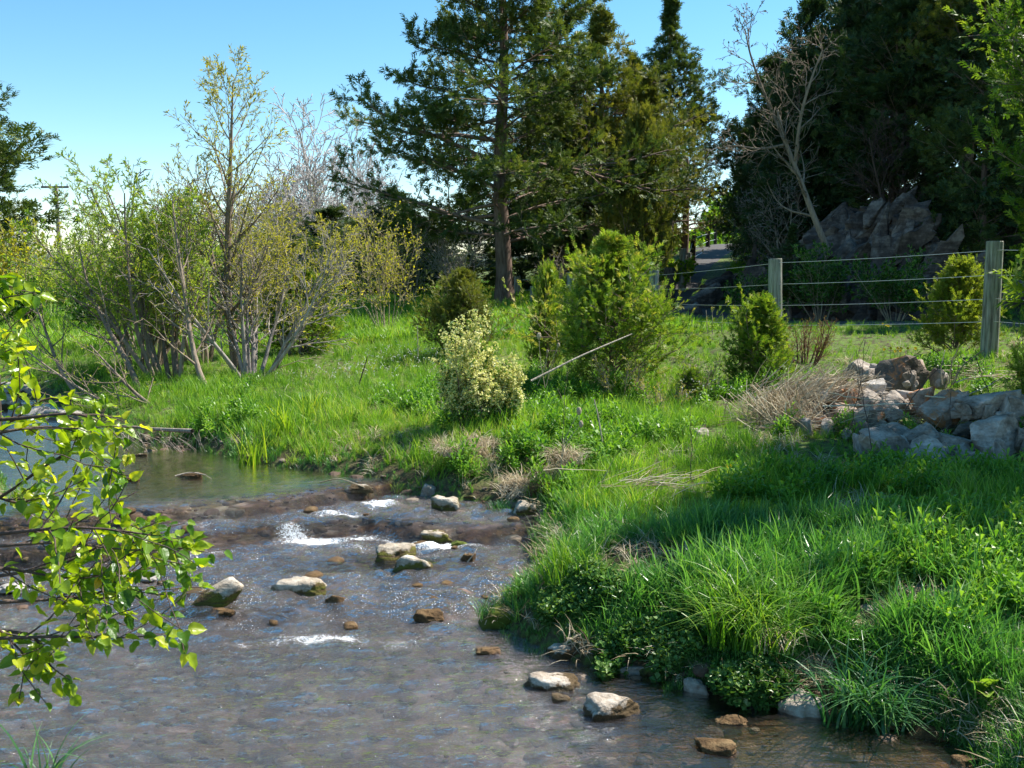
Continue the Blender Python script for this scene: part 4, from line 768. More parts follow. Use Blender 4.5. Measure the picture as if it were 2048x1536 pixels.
# trunks beside the road gap
for k, (px, y0, y1, Y_, r, lab) in enumerate([(1336, 550, 395, 27.5, .10, 'pinkish bare trunk by the wide dark post'), (1367, 520, 400, 29, .12, 'second pinkish trunk beside the road fence')]):
    p0 = ay(px, y0, Y_); p1 = ay(px + 4, y1, Y_); p1[2] += 1.2; p0[2] = gz(p0[0], p0[1]) - .1; P = trunkpath([p0, (p0 + p1) / 2 + .05, p1])
    woody('bare_tree', tuple(p0), lab, 'tree', P[None], (r * np.linspace(1, .6, 12))[None], [dict(n=8, t=(.45, 1), ang=(50, 80), ln=.35, K=6, up=.02, wig=.15, rr=.3), dict(n=6, t=(.2, 1), ang=(30, 60), ln=.5, K=4, wig=.15, rr=.6)], LEAF2, 'cedar_olive', 'bark_red', 110 + k, 2, .09, 'trunks by the road', rmin=.005)
# bright spring trees beyond the road crest
for k, (px, Y_, H, lab) in enumerate([(1420, 62, 6.2, 'fresh green tree glowing beyond the road crest'), (1380, 55, 3.6, 'small fresh green tree left of the road crest'), (1475, 70, 5.5, 'fresh green tree farther beyond the crest')]):
    bare(px, Y_, H, lab, 120 + k, 'bark_grey', r=.1, n1=10, leaf=LEAF2, lm='green_far', nl=3, name='green_tree', lsz=.30, group='fresh green trees beyond the crest')
# yellow bushes
def later(): pass
def bush(px, py, Y_, n_, H, sp, lab, sd, lm, nl, lsz, bm='twig_tan', leaf=LEAF2, name='bush', lean=(0, 0), group=None, r0=.012, cat='shrub', lv=2, n1=8, n2__=6, x=None, like=None):
    x = (px - 1024) / FPX * Y_ if x is None else x; b = gpos(x, Y_); rg = np.random.default_rng(sd)
    if like is not None:
        src, H0, _r = PROTO[like]; k = H / H0; return dup(src, x, Y_, b[2], lab, group, (k, k, k), sd * 1.3, lm)
    P, Rd = stems(rg, b, n_, H, sp, lean=lean, r0=r0, wig=.06, up=.05, rb=.1)
    o_ = woody(name, b, lab, cat, P, Rd, [dict(n=n1, t=(.25, 1), ang=(20, 50), ln=.4, fall=.4, K=5, up=.05, wig=.1, rr=.6), dict(n=n2__, t=(.1, 1), ang=(20, 55), ln=.45, K=4, up=.04, wig=.12, rr=.6)][:lv], leaf, lm, bm, sd, nl, lsz, group, sides=(5, 3, 3, 3), rmin=.002 * Y_ / 12); PROTO[('bush', sd)] = (o_, H, 1); return o_
bush(770, 690, 18.5, 14, 2.0, .55, 'tan stemmed bush with yellow blossom beneath the tall cedar limbs', 130, 'forsythia', 4, .045)
bush(30, 590, 26, 12, 2.2, .6, 'yellow flowering bush behind the leafy branch on the far bank', 131, 'forsythia', 5, .10)
bush(100, 620, 24, 12, 1.5, .8, 'green yellow bush near the foot of the utility pole', 132, 'willow', 4, .07)
bush(915, 620, 26, 12, 1.9, .5, 'pinkish grey leafless bush beside the tall cedar trunk', 133, 'bud', 1, .03, bm='bark_pale')
bush(1105, 600, 26, 8, 1.3, .6, 'bare brush at the left of the thin fence posts', 134, 'bud', 1, .03, bm='bark_grey')
bush(1610, 655, 11.8, 16, .62, .9, 'reddish brown leafless bramble beside the second fence post', 135, 'forsythia', 1, .012, bm='twig_red')
bush(1255, 560, 26, 14, 1.9, .5, 'dull brown brush left of the road gap', 136, 'cedar_olive', 2, .06)
bush(1352, 560, 27.0, 10, .8, .5, 'fresh green bush at the roadside fence', 137, 'green_far', 5, .10)
bush(1240, 770, 9.9, 10, .42, 1.0, 'low tan and rusty brush at the foot of the bushy bright cedar', 138, 'bud', 2, .02)
bush(1560, 600, 19.5, 10, .9, .6, 'dark green bush on the shaded slope below the rocks', 139, 'shrub_green', 5, .07)
bush(1640, 640, 18.5, 14, 1.2, .9, 'shaded leafy bush at the cliff foot', 140, 'shrub_green', 5, .07)
bush(1790, 640, 17.6, 14, 1.1, .9, 'second shaded leafy bush, right along the cliff foot', 141, 'shrub_green', 5, .07)
bush(1490, 560, 21.0, 10, .75, .6, 'pale green shrub growing from the slope by the road', 142, 'shrub_green', 4, .06)
bush(1330, 745, 9.4, 8, .32, 1.0, 'low greyish bush in the rough grass right of the bright cedar', 143, 'bud', 2, .015)
bush(1395, 715, 9.8, 8, .40, .8, 'scrubby greenish bush in the rough grass before the road', 144, 'shrub_green', 2, .02)
bush(40, 660, 20, 14, 1.0, 1.0, 'low dark green thicket on the far bank', 145, 'shrub_green', 6, .08)
bush(190, 640, 19, 14, 1.1, 1.0, 'green undergrowth behind the leaning stems', 146, 'shrub_green', 6, .08)
for k, (px, py, Y_, H, r_, lm, lab) in enumerate([(230, 600, 22, 1.7, .9, 'willow', 'dull yellow green thicket far left behind the willows'), (340, 600, 20, 1.5, 1., 'cedar_olive', 'olive thicket behind the stump based willow'), (430, 600, 24, 1.8, .9, 'shrub_green', 'shadowy thicket behind the sapling'),
        (560, 620, 23, 1.6, 1., 'bud', 'grey brown thicket behind the arching stems'), (690, 600, 24, 1.7, .9, 'bud', 'pinkish brown thicket left of the yellow blossom'), (830, 600, 25, 1.8, .8, 'cedar_olive', 'dim thicket under the lowest limbs of the tallest cedar'), (130, 600, 30, 1.9, 1., 'willow', 'light green thicket on the horizon near the utility pole'), (500, 600, 32, 2.2, .8, 'bud', 'bare thicket on the far meadow edge')]):
    bush(px, py, Y_, 16, H, r_, lab, 160 + k, lm, 3 if lm != 'bud' else 2, .07, bm='bark_grey', n1=9, n2__=7, group='thickets across the meadow', like=None if k == 0 else ('bush', 160))
# cream flowered bush
Yf = 8.35; b = gpos((948 - 1024) / FPX * Yf, Yf); rg = np.random.default_rng(150)
root = empty('flowering_bush', tuple(b), 'cream flowering bush at the middle of the grassy bank', 'shrub'); mb = MB(); fb = MB(); lb = MB()
for (cx, hh, nst, sp) in ((-.09, .90, 9, .16), (.10, .62, 12, .5), (.32, .58, 9, .35), (-.15, .55, 9, .4)):
    P, Rd = stems(rg, b + np.array([cx * .6, 0, 0]), nst, hh, sp, lean=(cx * .5, 0), r0=.007, wig=.05, up=.08, rb=.06)
    A, Ra = grow(rg, P, Rd, 9, (.2, 1), (20, 50), .30, .4, 5, .1, .1, .7); B_, Rb = grow(rg, A, Ra, 5, (.1, 1), (25, 60), .4, .3, 3, .05, .1, .8)
    tube_mb(mb, P, Rd, 4, rng=rg); tube_mb(mb, A, np.maximum(Ra, .0015), 3, rng=rg)
    for PP, q in ((B_, 4), (A, 4)):
        pos, dr, _ = along(rg, PP, q, .15, 1); hz = (pos[:, 2] - b[2]); k_ = rg.random(len(pos)) < sst(.10, .34, hz) * .97
        place(fb, FLW[0], FLW[1], pos[k_] + rg.normal(0, .008, (k_.sum(), 3)), frames(rg, dr[k_], 1.), .038 * rg.uniform(.6, 1.3, k_.sum()), rg.random(k_.sum()))
        pos = pos[~k_ | (rg.random(len(pos)) < .35)]; dr = rg.normal(0, 1, pos.shape); place(lb, LEAF2[0], LEAF2[1], pos, frames(rg, dr, .9), .034 * rg.uniform(.6, 1.3, len(pos)), rg.random(len(pos)))
mb.build('stems', M['bark_willow'], root); o = fb.build('blossom', M['cream'], root); o['kind'] = 'stuff'; o = lb.build('foliage', M['shrub_green'], root); o['kind'] = 'stuff'

# ------------------------------------------------------------------ fences
def post(mb_pts_root, x, y, zt, r, mat='post', name='post', zb=None, lean=(0, 0)):
    zb = gz(x, y) - .25 if zb is None else zb; mb = MB(); a = np.arange(14) / 14 * 2 * np.pi; rg = np.random.default_rng(int(abs(x * 91 + y * 7)) + 1)
    hs_ = np.concatenate([np.linspace(zb, zt - .012, 10), [zt]]); rr = np.concatenate([np.full(10, r) * (1 + .06 * (1 - np.linspace(0, 1, 10))), [r * .93]])
    Q = np.stack([x + lean[0] * (hs_ - zb), y + lean[1] * (hs_ - zb), hs_], 1); V, F = tubes(Q[None], rr[None], 14)
    ph = np.tile(a, len(hs_)); wob = 1 + .03 * np.sin(3 * ph + rg.random() * 6) + .015 * rg.normal(0, 1, len(ph)); cen = np.repeat(Q, 14, 0); V = cen + (V - cen) * wob[:, None]
    mb.add(V, F, .5); n = len(V); mb.add(Q[-1][None], np.zeros((0, 3), int), .5); k = np.arange(14); mb.F.append(np.stack([np.full(14, n), n - 14 + k, n - 14 + (k + 1) % 14], 1)); mb.M.append(0)
    return mb.build(name, M[mat], mb_pts_root, False)
FP = [(5.36, 11.05, 1.3), (4.0, 15.0, 1.22), (2.72, 19.0, 1.22), (1.42, 23.2, 1.15), (.14, 27.2, 1.25)]
FP = [(ay(1991, 482, 11.05), .088), (ay(1556, 517, 14.2), .096), (ay(1308, 540, 19.0), .095), (ay(1141, 544, 23.2), .085), (ay(1035, 553, 27.0), .09)]
fen = empty('wire_fence', (FP[0][0][0], FP[0][0][1], .87), 'high tensile wire fence on round weathered posts crossing behind the rock heap', 'fence')
for k, (p, r) in enumerate(FP): post(fen, p[0], p[1], p[2], r, lean=((.0, .01), (-.03, 0), (0, 0), (0, 0), (0, 0))[k])
p = ay(1068, 572, 24.5); post(fen, p[0], p[1], p[2], .10)
p = ay(1024, 600, 26.0); post(fen, p[0], p[1], p[2] , .06)
p = ay(2600, 470, 8.6); post(fen, p[0], p[1], p[2], .09)
# wires: heights relative to post tops, measured at the second post
tops = [np.array(p[0]) for p in FP]; extra = ay(2600, 470, 8.6)
for k, (dzs) in enumerate([(.10, .06, .10, .06, .10), (.37, .36, .37, .35, .37), (.63, .66, .63, .6, .62), (.88, .94, .9, .85, .87)]):
    mb = MB(); pts = [extra - np.array([0, .1, dzs[0] + .02])] + [tp - np.array([0, .09, d_]) for tp, d_ in zip(tops, dzs)]
    if k == 0: pts[0] = extra - np.array([0, .1, .12])
    P = []
    for a_, b_ in zip(pts[:-1], pts[1:]):
        for t_ in np.linspace(0, 1, 9)[:-1]: q = a_ * (1 - t_) + b_ * t_; P.append(q - np.array([0, 0, .05 * t_ * (1 - t_)]))
    P.append(pts[-1]); V, F = tubes(np.array(P)[None], np.full((1, len(P)), .0030), 5); mb.add(V, F); mb.build('wire', M['wire'], fen)
rf = empty('roadside_fence', (4, 27, 1), 'post and wire fence running uphill along the shaded road', 'fence'); tops = []
for (px, py, Y_, r, m) in ((1340, 535, 22.5, .13, 'post_dark'), (1366, 497, 27.0, .10, 'post'), (1377, 505, 29, .08, 'post'), (1385, 478, 32, .07, 'post_dark'), (1388, 470, 36, .07, 'post_dark'), (1416, 462, 44, .09, 'post_dark'), (1431, 460, 48, .07, 'post_dark'), (1493, 452, 49, .11, 'post')):
    p = ay(px, py, Y_); post(rf, p[0], p[1], p[2], r, m); tops.append(p)
for dz in (.12, .45, .8):
    mb = MB(); P = np.array([t_ - np.array([0, 0, dz]) for t_ in tops[1:7]]); V, F = tubes(P[None], np.full((1, len(P)), .006), 4); mb.add(V, F); mb.build('wire', M['wire'], rf)
# utility pole
Y_ = 70; p = ay(112, 371, Y_); up = empty('utility_pole', (p[0], Y_, gz(p[0], Y_)), 'wooden utility pole with one crossarm beyond the far cedar', 'utility pole')
mb = MB(); poly_tube(mb, [(p[0], Y_, 0), (p[0], Y_, p[2])], .17, .12, 8); mb.build('pole', M['pole'], up, True)
V, F = ICO[2]; mb = MB(); B = np.array([[x, y, z] for x in (-.95, .95) for y in (-.06, .06) for z in (-.07, .07)]) + np.array([p[0], Y_ - .16, p[2] - .12]); mb.add(B, np.array([[0, 1, 3, 2], [4, 6, 7, 5], [0, 4, 5, 1], [2, 3, 7, 6], [0, 2, 6, 4], [1, 5, 7, 3]])); mb.build('crossarm', M['pole'], up)
for dx in (-.85, -.3, .85): mb = MB(); poly_tube(mb, [(p[0] + dx, Y_ - .16, p[2] - .05), (p[0] + dx, Y_ - .16, p[2] + .12)], .05, .03, 6); mb.build('insulator', M['ceramic'], up)

# ------------------------------------------------------------------ grass, forbs, cress (scattered ground cover)
def tuft(nb, L, w, bend, spread, seed, K=5, flat=.25, erect=.9):
    rg = np.random.default_rng(seed); az = rg.random(nb) * 6.28; el = erect + rg.normal(0, .12, nb); r = rg.random(nb) * spread; a2 = rg.random(nb) * 6.28
    p = np.stack([np.cos(a2) * r, np.sin(a2) * r, r * 0 - .02], 1); d = nrm(np.stack([np.cos(az) * (1 - el + .15), np.sin(az) * (1 - el + .15), np.ones(nb)], 1))
    Ln = L * rg.uniform(.45, 1.1, nb); P = np.zeros((nb, K, 3)); P[:, 0] = p; bd = bend * rg.uniform(.3, 1.6, nb)
    for k in range(1, K):
        P[:, k] = P[:, k - 1] + d * (Ln / (K - 1))[:, None]; d = nrm(d + np.stack([np.cos(az), np.sin(az), -np.ones(nb) * .25], 1) * (bd * k / (K - 1))[:, None])
    tw = az + np.pi / 2 + rg.normal(0, .7, nb); s = np.stack([np.cos(tw), np.sin(tw), rg.normal(0, .15, nb)], 1)
    wk = w * np.array([.75, 1, .9, .6, .04, 0])[:K] if K == 5 else w * np.linspace(1, .05, K)
    ww = rg.uniform(.7, 1.2, nb)[:, None, None] * wk[None, :, None]; A = P + s[:, None] * ww; B = P - s[:, None] * ww
    V = np.stack([A, B], 2).reshape(-1, 3); i = (np.arange(nb)[:, None] * K + np.arange(K - 1)[None]).ravel() * 2; F = np.stack([i, i + 1, i + 3, i + 2], 1)
    return V, F, np.repeat(rg.random(nb), K * 2)
def forb_t(seed, n_st=5, h=.18, ll=.06, lw=.4, pairs=6):
    rg = np.random.default_rng(seed); mbV = []; mbF = []; C = []; n = 0
    for s in range(n_st):
        az = rg.random() * 6.28; t_ = rg.random() * .35; d = np.array([math.cos(az) * t_, math.sin(az) * t_, 1]); hh = h * rg.uniform(.6, 1.1); b0 = np.array([rg.normal(0, .03), rg.normal(0, .03), -.02])
        for k in range(pairs * 2):
            f = .2 + .8 * k / (pairs * 2); a = k * 2.4 + rg.random(); e = .25 + .9 * f ** 2; L = ll * (1.15 - .5 * abs(f - .5)) * rg.uniform(.8, 1.2); dd = np.array([math.cos(a) * math.cos(e), math.sin(a) * math.cos(e), math.sin(e)]); sd = np.array([-math.sin(a), math.cos(a), 0]) * L * lw * .5
            q = b0 + d * hh * f; V = [q, q + dd * L * .5 + sd + [0, 0, .1 * L], q + dd * L - [0, 0, .2 * L], q + dd * L * .5 - sd + [0, 0, .1 * L]]; mbV += V; mbF += [[n, n + 1, n + 2, n + 3]]; n += 4; C += [rg.random() * .6 + f * .4] * 4
    return np.array(mbV), np.array(mbF), np.array(C)
def scatter(name, temps, mat, pts, scl, label, cat, seed=0, tilt=.12, kind='stuff', parent=None):
    rg = np.random.default_rng(seed); obs = []
    for i, (V, F, C) in enumerate(temps):
        me = MB().add(V, F, C).mesh(name + '_tuft', M[mat]); obs.append(bpy.data.objects.new(name + '_tuft', me))
    n = len(pts); me = bpy.data.meshes.new(name); me.vertices.add(n); me.vertices.foreach_set('co', np.asarray(pts, float).ravel())
    rot = np.stack([rg.normal(0, tilt, n), rg.normal(0, tilt, n), rg.random(n) * 6.28], 1)
    a = me.attributes.new('rot', 'FLOAT_VECTOR', 'POINT'); a.data.foreach_set('vector', rot.astype(np.float32).ravel())
    a = me.attributes.new('scl', 'FLOAT', 'POINT'); a.data.foreach_set('value', np.broadcast_to(scl, (n,)).astype(np.float32).copy())
    a = me.attributes.new('pick', 'INT', 'POINT'); a.data.foreach_set('value', rg.integers(0, len(temps), n).astype(np.int32))
    o = bpy.data.objects.new(name, me); COL.objects.link(o); tag(o, label, cat, None, kind)
    ng = bpy.data.node_groups.new(name + '_nodes', 'GeometryNodeTree'); ng.interface.new_socket('Geometry', in_out='INPUT', socket_type='NodeSocketGeometry'); ng.interface.new_socket('Geometry', in_out='OUTPUT', socket_type='NodeSocketGeometry')
    N = ng.nodes; gi = N.new('NodeGroupInput'); go = N.new('NodeGroupOutput'); ip = N.new('GeometryNodeInstanceOnPoints'); jn = N.new('GeometryNodeJoinGeometry')
    for ob in reversed(obs):
        oi = N.new('GeometryNodeObjectInfo'); oi.inputs['Object'].default_value = ob; oi.inputs['As Instance'].default_value = True; ng.links.new(oi.outputs['Geometry'], jn.inputs[0])
    def na(nm, ty):
        x = N.new('GeometryNodeInputNamedAttribute'); x.data_type = ty; x.inputs['Name'].default_value = nm; return x.outputs['Attribute']
    e2r = N.new('FunctionNodeEulerToRotation'); ng.links.new(na('rot', 'FLOAT_VECTOR'), e2r.inputs[0])
    ng.links.new(gi.outputs[0], ip.inputs['Points']); ng.links.new(jn.outputs[0], ip.inputs['Instance']); ip.inputs['Pick Instance'].default_value = True
    ng.links.new(na('pick', 'INT'), ip.inputs['Instance Index']); ng.links.new(e2r.outputs[0], ip.inputs['Rotation']); ng.links.new(na('scl', 'FLOAT'), ip.inputs['Scale']); ng.links.new(ip.outputs[0], go.inputs[0])
    md = o.modifiers.new('scatter', 'NODES'); md.node_group = ng; return o
def sample(n, x0, x1, y0, y1, rg, power=1.6):
    """random ground points, denser close by"""
    u = rg.random(n); y = ((y0 ** (1 - power)) * (1 - u) + (y1 ** (1 - power)) * u) ** (1 / (1 - power)); hw = y * .56 + .4; x = rg.uniform(-1, 1, n) * hw
    k = (x > x0) & (x < x1); return x[k], y[k]
rg = np.random.default_rng(300)
def inpile(x, y):
    k = np.zeros(x.shape, bool)
    for (px, py, Y_, w_, h_, *_r) in PILE:
        c = ay(px, py, Y_); k |= np.hypot(x - c[0], (y - Y_)) < w_ / FPX * Y_ * .62
    return k
BARE = [(955, 945, .26, .16), (880, 955, .22, .09), (1110, 985, .24, .17), (1040, 985, .25, .12)]      # earth bank spots
def inbare(x, y):
    k = np.zeros(x.shape, bool)
    for px, py, z_, r in BARE: c = gp(px, py, z_); k |= np.hypot(x - c[0], y - c[1]) < r
    return k
CR = [(gp(1180, 1245, .08), .24, .13), (gp(1290, 1310, .08), .30, .12), (gp(1470, 1375, .06), .26, .07)]
SPOTS = [(1265, 1200, .12, .24), (1345, 1212, .12, .15), (1845, 1240, .22, .2), (1762, 1262, .18, .15), (1710, 1285, .15, .14), (1140, 1322, .04, .16), (1392, 1390, .04, .13), (1272, 1350, .04, .14), (1615, 1436, .03, .17), (1400, 880, .45, .22), (1050, 1035, .18, .14), (990, 990, .2, .16), (1640, 1370, .08, .14)]
def atspot(x, y):
    k = np.zeros(x.shape, bool)
    for px, py, z_, r in SPOTS: c = gp(px, py, z_); k |= ((x - c[0]) / r) ** 2 + ((y - c[1]) / (r * 1.15)) ** 2 < 1
    return k
def incress(x, y):
    k = np.zeros(x.shape, bool)
    for c, a_, b_ in CR: k |= ((x - c[0]) / a_) ** 2 + ((y - c[1]) / b_) ** 2 < 1
    return k
x, y = sample(82000, -30, 30, 3.0, 16, rg, 1.75); D = sdist(x, y); S, _ = roadinfo(x, y)
blue = np.exp(-np.maximum(D, 0) / .55) + .8 * sst(6.4, 5.2, y) * (x > -1) + .35 * n2(x, y, 1.2, 2, 61); rnd = rg.random(len(x)); ok = (D > -.02) & (np.abs(S) > 1.35) & (S < 1.35 + 1.2) & ~inpile(x, y) & ~inbare(x, y) & ~incress(x, y) & ~atspot(x, y)
isblue = ok & (blue + .25 * (rg.random(len(x)) - .5) > .74); isg = ok & ~isblue & ((y < 9) | (rnd < .85))
clump = sst(-.5, .2, n2(x, y, 2.6, 2, 62)); isg &= (rg.random(len(x)) < .35 + .65 * clump) | (y > 8)
z = ground_z(x, y)
far_s = .62 + .38 * sst(6, 4, y)
hb = sst(-.5, .5, n2(x, y, 1.7, 2, 63)); rough = sst(8.0, 10.5, y) * (.3 + 1.3 * sst(2.0, 3.2, x))
scatter('meadow_grass', [tuft(16, .26, .0035, .35, .05, 1), tuft(20, .20, .003, .5, .06, 2), tuft(12, .32, .004, .3, .05, 3), tuft(18, .16, .0032, .7, .07, 4)], 'grass', np.stack([x, y, z], 1)[isg],
        ((.40 + .45 * hb) * (1 - .25 * rough) * rg.uniform(.7, 1.15, len(x)) * (1 - .5 * ((x > 1.9) & (x < 4.4) & (y > 6.6) & (y < 9.6))))[isg], 'bright sunlit meadow grass covering the raised bank up to the road', 'grass', 1)
scatter('bank_grass', [tuft(11, .34, .0072, .55, .07, 11), tuft(10, .30, .0082, .8, .07, 12), tuft(12, .40, .0066, .45, .08, 13), tuft(9, .27, .0088, 1.1, .07, 14)], 'grass_blue', np.stack([x, y, z], 1)[isblue],
        ((.40 + .42 * hb) * rg.uniform(.65, 1.15, len(x)) * (.38 + .62 * sst(0, .38, D)))[isblue], 'broad bladed blue green grass hanging along the water edge', 'grass', 2)
# far meadow
x, y = sample(30000, -60, 30, 16, 70, rg, 1.7); D = sdist(x, y); S, _ = roadinfo(x, y); ok = (D > 0) & (np.abs(S) > 1.4) & (S < 2.2)
scatter('far_meadow_grass', [tuft(22, .24, .006, .5, .12, 21), tuft(22, .18, .006, .6, .14, 22)], 'grass', np.stack([x, y, ground_z(x, y)], 1)[ok], (rg.uniform(.6, 1.1, len(x)) * (1 + y / 60) * np.where((y < 20) & (x > 3), .5, 1))[ok], 'meadow grass beyond the shrubs and around the fence', 'grass', 3)
# leafy forbs
x, y = sample(9000, -30, 30, 3.2, 11, rg, 2.0); D = sdist(x, y); m = n2(x, y, 1.1, 2, 64); ok = (D > .12) & ~atspot(x, y) & ~inpile(x, y) & ~inbare(x, y) & ((m > .16) | ((x > 2.0) & (y < 5.6) & (y > 4.3) & (m > -.35))) & (x > -3) & ~((m < .4) & (y < 4.3)) & (np.hypot(x - 1.15, y - 4.75) > .45)
scatter('leafy_forbs', [forb_t(1, 5, .26, .07, .28), forb_t(2, 4, .22, .08, .25), forb_t(3, 6, .18, .05, .45)], 'forb', np.stack([x, y, ground_z(x, y)], 1)[ok], (rg.uniform(.6, 1.1, len(x)))[ok], 'leafy goldenrod shoots mixed through the bank grass', 'plants', 4)
# cress mat
pts = []
for c, a_, b_ in CR:
    n = int(3300 * a_ * b_ * 10); u = np.sqrt(rg.random(n)); th_ = rg.random(n) * 6.28; pts.append(np.stack([c[0] + a_ * u * np.cos(th_), c[1] + b_ * u * np.sin(th_)], 1))
pts = np.concatenate(pts); pts = pts[~atspot(pts[:, 0], pts[:, 1])]; hz_ = .03 + .07 * sst(-.4, .4, n2(pts[:, 0], pts[:, 1], 4, 2, 70)); zz = np.maximum(ground_z(pts[:, 0], pts[:, 1]), wlevel(pts[:, 0], pts[:, 1])) + hz_ * rg.random(len(pts)) ** .5
scatter('cress_mat', [forb_t(31, 3, .06, .024, .75, 3), forb_t(32, 3, .05, .028, .8, 3), forb_t(33, 4, .07, .02, .8, 3)], 'cress', np.column_stack([pts, zz]), rg.uniform(.7, 1.3, len(pts)), 'dense mat of small round leaved cress at the water edge', 'plants', 5, .3)
# straw litter in the grass
x, y = sample(5200, -3, 8, 3.4, 13, rg, 1.8); m = n2(x, y, 1.5, 2, 66); Dd = sdist(x, y); ok = (Dd > .03) & ((m > .12) | (Dd < .16) & (m > -.25))
bz_ = []
for px, py, z_, r in BARE:
    c = gp(px, py, z_); n = 26; aa = rg.random(n) * 6.28; u = r * np.sqrt(rg.random(n)); bz_.append(np.stack([c[0] + u * np.cos(aa), c[1] + u * np.sin(aa)], 1))
bz_ = np.concatenate(bz_); xx = np.concatenate([x[ok], bz_[:, 0]]); yy = np.concatenate([y[ok], bz_[:, 1]])
scatter('dead_grass', [tuft(18, .20, .0028, 1.3, .06, 41, erect=.5), tuft(16, .24, .0028, 1.6, .06, 42, erect=.3)], 'straw', np.stack([xx, yy, ground_z(xx, yy) + .01], 1), rg.uniform(.5, 1.1, len(xx)), 'bleached dead grass lying among the green blades and on the bare bank', 'dead grass', 6, .3)
# shaded slope litter greenery
x = rg.uniform(3, 18, 9000); y = rg.uniform(13.5, 34, 9000); S, _ = roadinfo(x, y); ok = (S > 1.5) & (S < 14); m = n2(x, y, .8, 2, 71); ok &= m > -.1
scatter('slope_undergrowth', [forb_t(51, 6, .35, .11, .5), tuft(16, .3, .008, .6, .12, 52), forb_t(53, 7, .22, .09, .6)], 'grass', np.stack([x, y, ground_z(x, y)], 1)[ok], rg.uniform(.4, 1.2, ok.sum()), 'patchy undergrowth on the shaded rocky slope', 'undergrowth', 7)
# creek bed pebbles
n = 5200; x = rg.uniform(-3.4, 2.6, n); y = 2.2 + 8 * rg.random(n) ** 1.3; D = sdist(x, y); ok = (D < .12) & (n2(x, y, 1.3, 2, 77) > -.35); tms = []
for s_ in range(5): P, F_ = rock(np.random.default_rng(500 + s_), (.10, .075, .045), sub=2, planes=6, soft=10, rough=.04, round_=.3); tms.append((P, F_, np.full(len(P), .5)))
scatter('creek_pebbles', tms, 'rock_bed', np.stack([x, y, ground_z(x, y) + .004], 1)[ok], (.25 + 1.2 * rg.random(ok.sum()) ** 3), 'brown and purplish pebbles covering the creek bed', 'pebbles', 8)

# ------------------------------------------------------------------ individual plants
def clump(name, loc, specs, mat, label, cat='plant', group=None, sub='blades'):
    root = empty(name, tuple(loc), label, cat, group)
    for (nm, args, mt, off) in specs:
        V, F, C = tuft(*args); mb = MB(); mb.add(V + np.array(loc) + np.array(off), F, C); o = mb.build(nm, M[mt or mat], root); o['kind'] = 'stuff'
    return root
def site(px, py, z=.1):
    p = gp(px, py, z); return np.array([p[0], p[1], gz(p[0], p[1])])
L = site(1500, 1330, .08); clump('sedge_clump', L, [('blades', (340, .52, .005, .8, .26, 401, 9), None, (0, .10, .08)), ('blades', (260, .48, .005, 1.3, .22, 402, 9), None, (.02, .03, .08)), ('dead_blades', (90, .26, .004, 2.2, .10, 403, 7), 'straw', (.10, -.05, .07))], 'sedge', 'arching bright green sedge clump overhanging the cress mat', 'sedge')
L = site(1140, 1215, .1); clump('sedge_clump', L, [('blades', (220, .36, .0036, .6, .20, 404, 7), None, (0, .05, .04))], 'sedge', 'smaller upright yellow green sedge left of the rusty rock', 'sedge')
L = site(970, 1245, .03); clump('sedge_clump', L + [0, 0, .02], [('blades', (70, .13, .003, .6, .05, 405, 6), 'grass_tuft', (0, 0, .02)), ('dead_blades', (30, .12, .003, 1.6, .05, 406, 6), 'straw', (0, 0, 0))], 'sedge', 'tiny grass tuft on a mossy hump standing in the current', 'grass tuft') if 0 else None
def bluemat():
    M['grass_tuft'] = foliage('tuft_blades', [(.0, (.018, .080, .028)), (.5, (.045, .165, .05)), (1, (.12, .27, .08))], .36, .35, spec=.45, big=4)
bluemat()
L = site(985, 1240, .03); L[2] = .04; clump('grass_tuft', L, [('blades', (80, .15, .003, .7, .06, 405, 6), 'grass_tuft', (-.03, 0, .03)), ('dead_blades', (40, .13, .003, 1.8, .06, 406, 6), 'straw', (0, 0, 0))], 'sedge', 'little grass tuft on a mossy hump jutting into the current', 'grass tuft')
put_rock('stone', (L[0] + .05, L[1] + .02, .03), (.24, .18, .14), M['rock_moss'], 'mossy brown hump carrying the little grass tuft', seed=410, cat='stone')
L = site(1720, 1432, .04); clump('grass_tuft', L, [('blades', (150, .46, .0066, 1.2, .16, 411, 8), None, (0, .05, .05)), ('blades', (90, .42, .0066, 1.7, .14, 412, 8), None, (.1, .02, .05))], 'grass_tuft', 'drooping blue green grass clump at the water edge beside the angular grey block', 'grass tuft')
L = site(1000, 1020, .19); L[2] = max(L[2], .2); clump('grass_tuft', L, [('blades', (130, .08, .003, .8, .09, 413, 5), None, (0, 0, .01))], 'grass_tuft', 'short rounded grass cushion on a stone by the mossy pebbles', 'grass tuft')
L = site(905, 965, .24); clump('grass_tuft', L, [('blades', (120, .16, .0032, .4, .08, 414, 6), None, (0, .04, .12)), ('dead_blades', (160, .20, .0032, 2.4, .09, 415, 7), 'straw', (0, -.02, .12))], 'sedge', 'green tuft with a hanging skirt of bleached straw on the bank', 'grass tuft')
L = site(1130, 1000, .2); clump('grass_tuft', L, [('blades', (90, .17, .0034, .5, .12, 416, 6), None, (0, .08, .14)), ('dead_blades', (300, .25, .0034, 2.4, .14, 417, 7), 'straw', (0, 0, .13))], 'sedge', 'wide hummock of drooping dead straw with green tips', 'grass tuft')
L = site(45, 1015, .27); L[2] = .27; clump('grass_tuft', L, [('blades', (90, .20, .004, .5, .1, 418, 6), None, (0, 0, .05)), ('dead_blades', (80, .20, .0034, 2.2, .1, 419, 7), 'straw', (0, 0, .05))], 'sedge', 'pale grass hummock on the opposite bank behind the leaves', 'grass tuft')
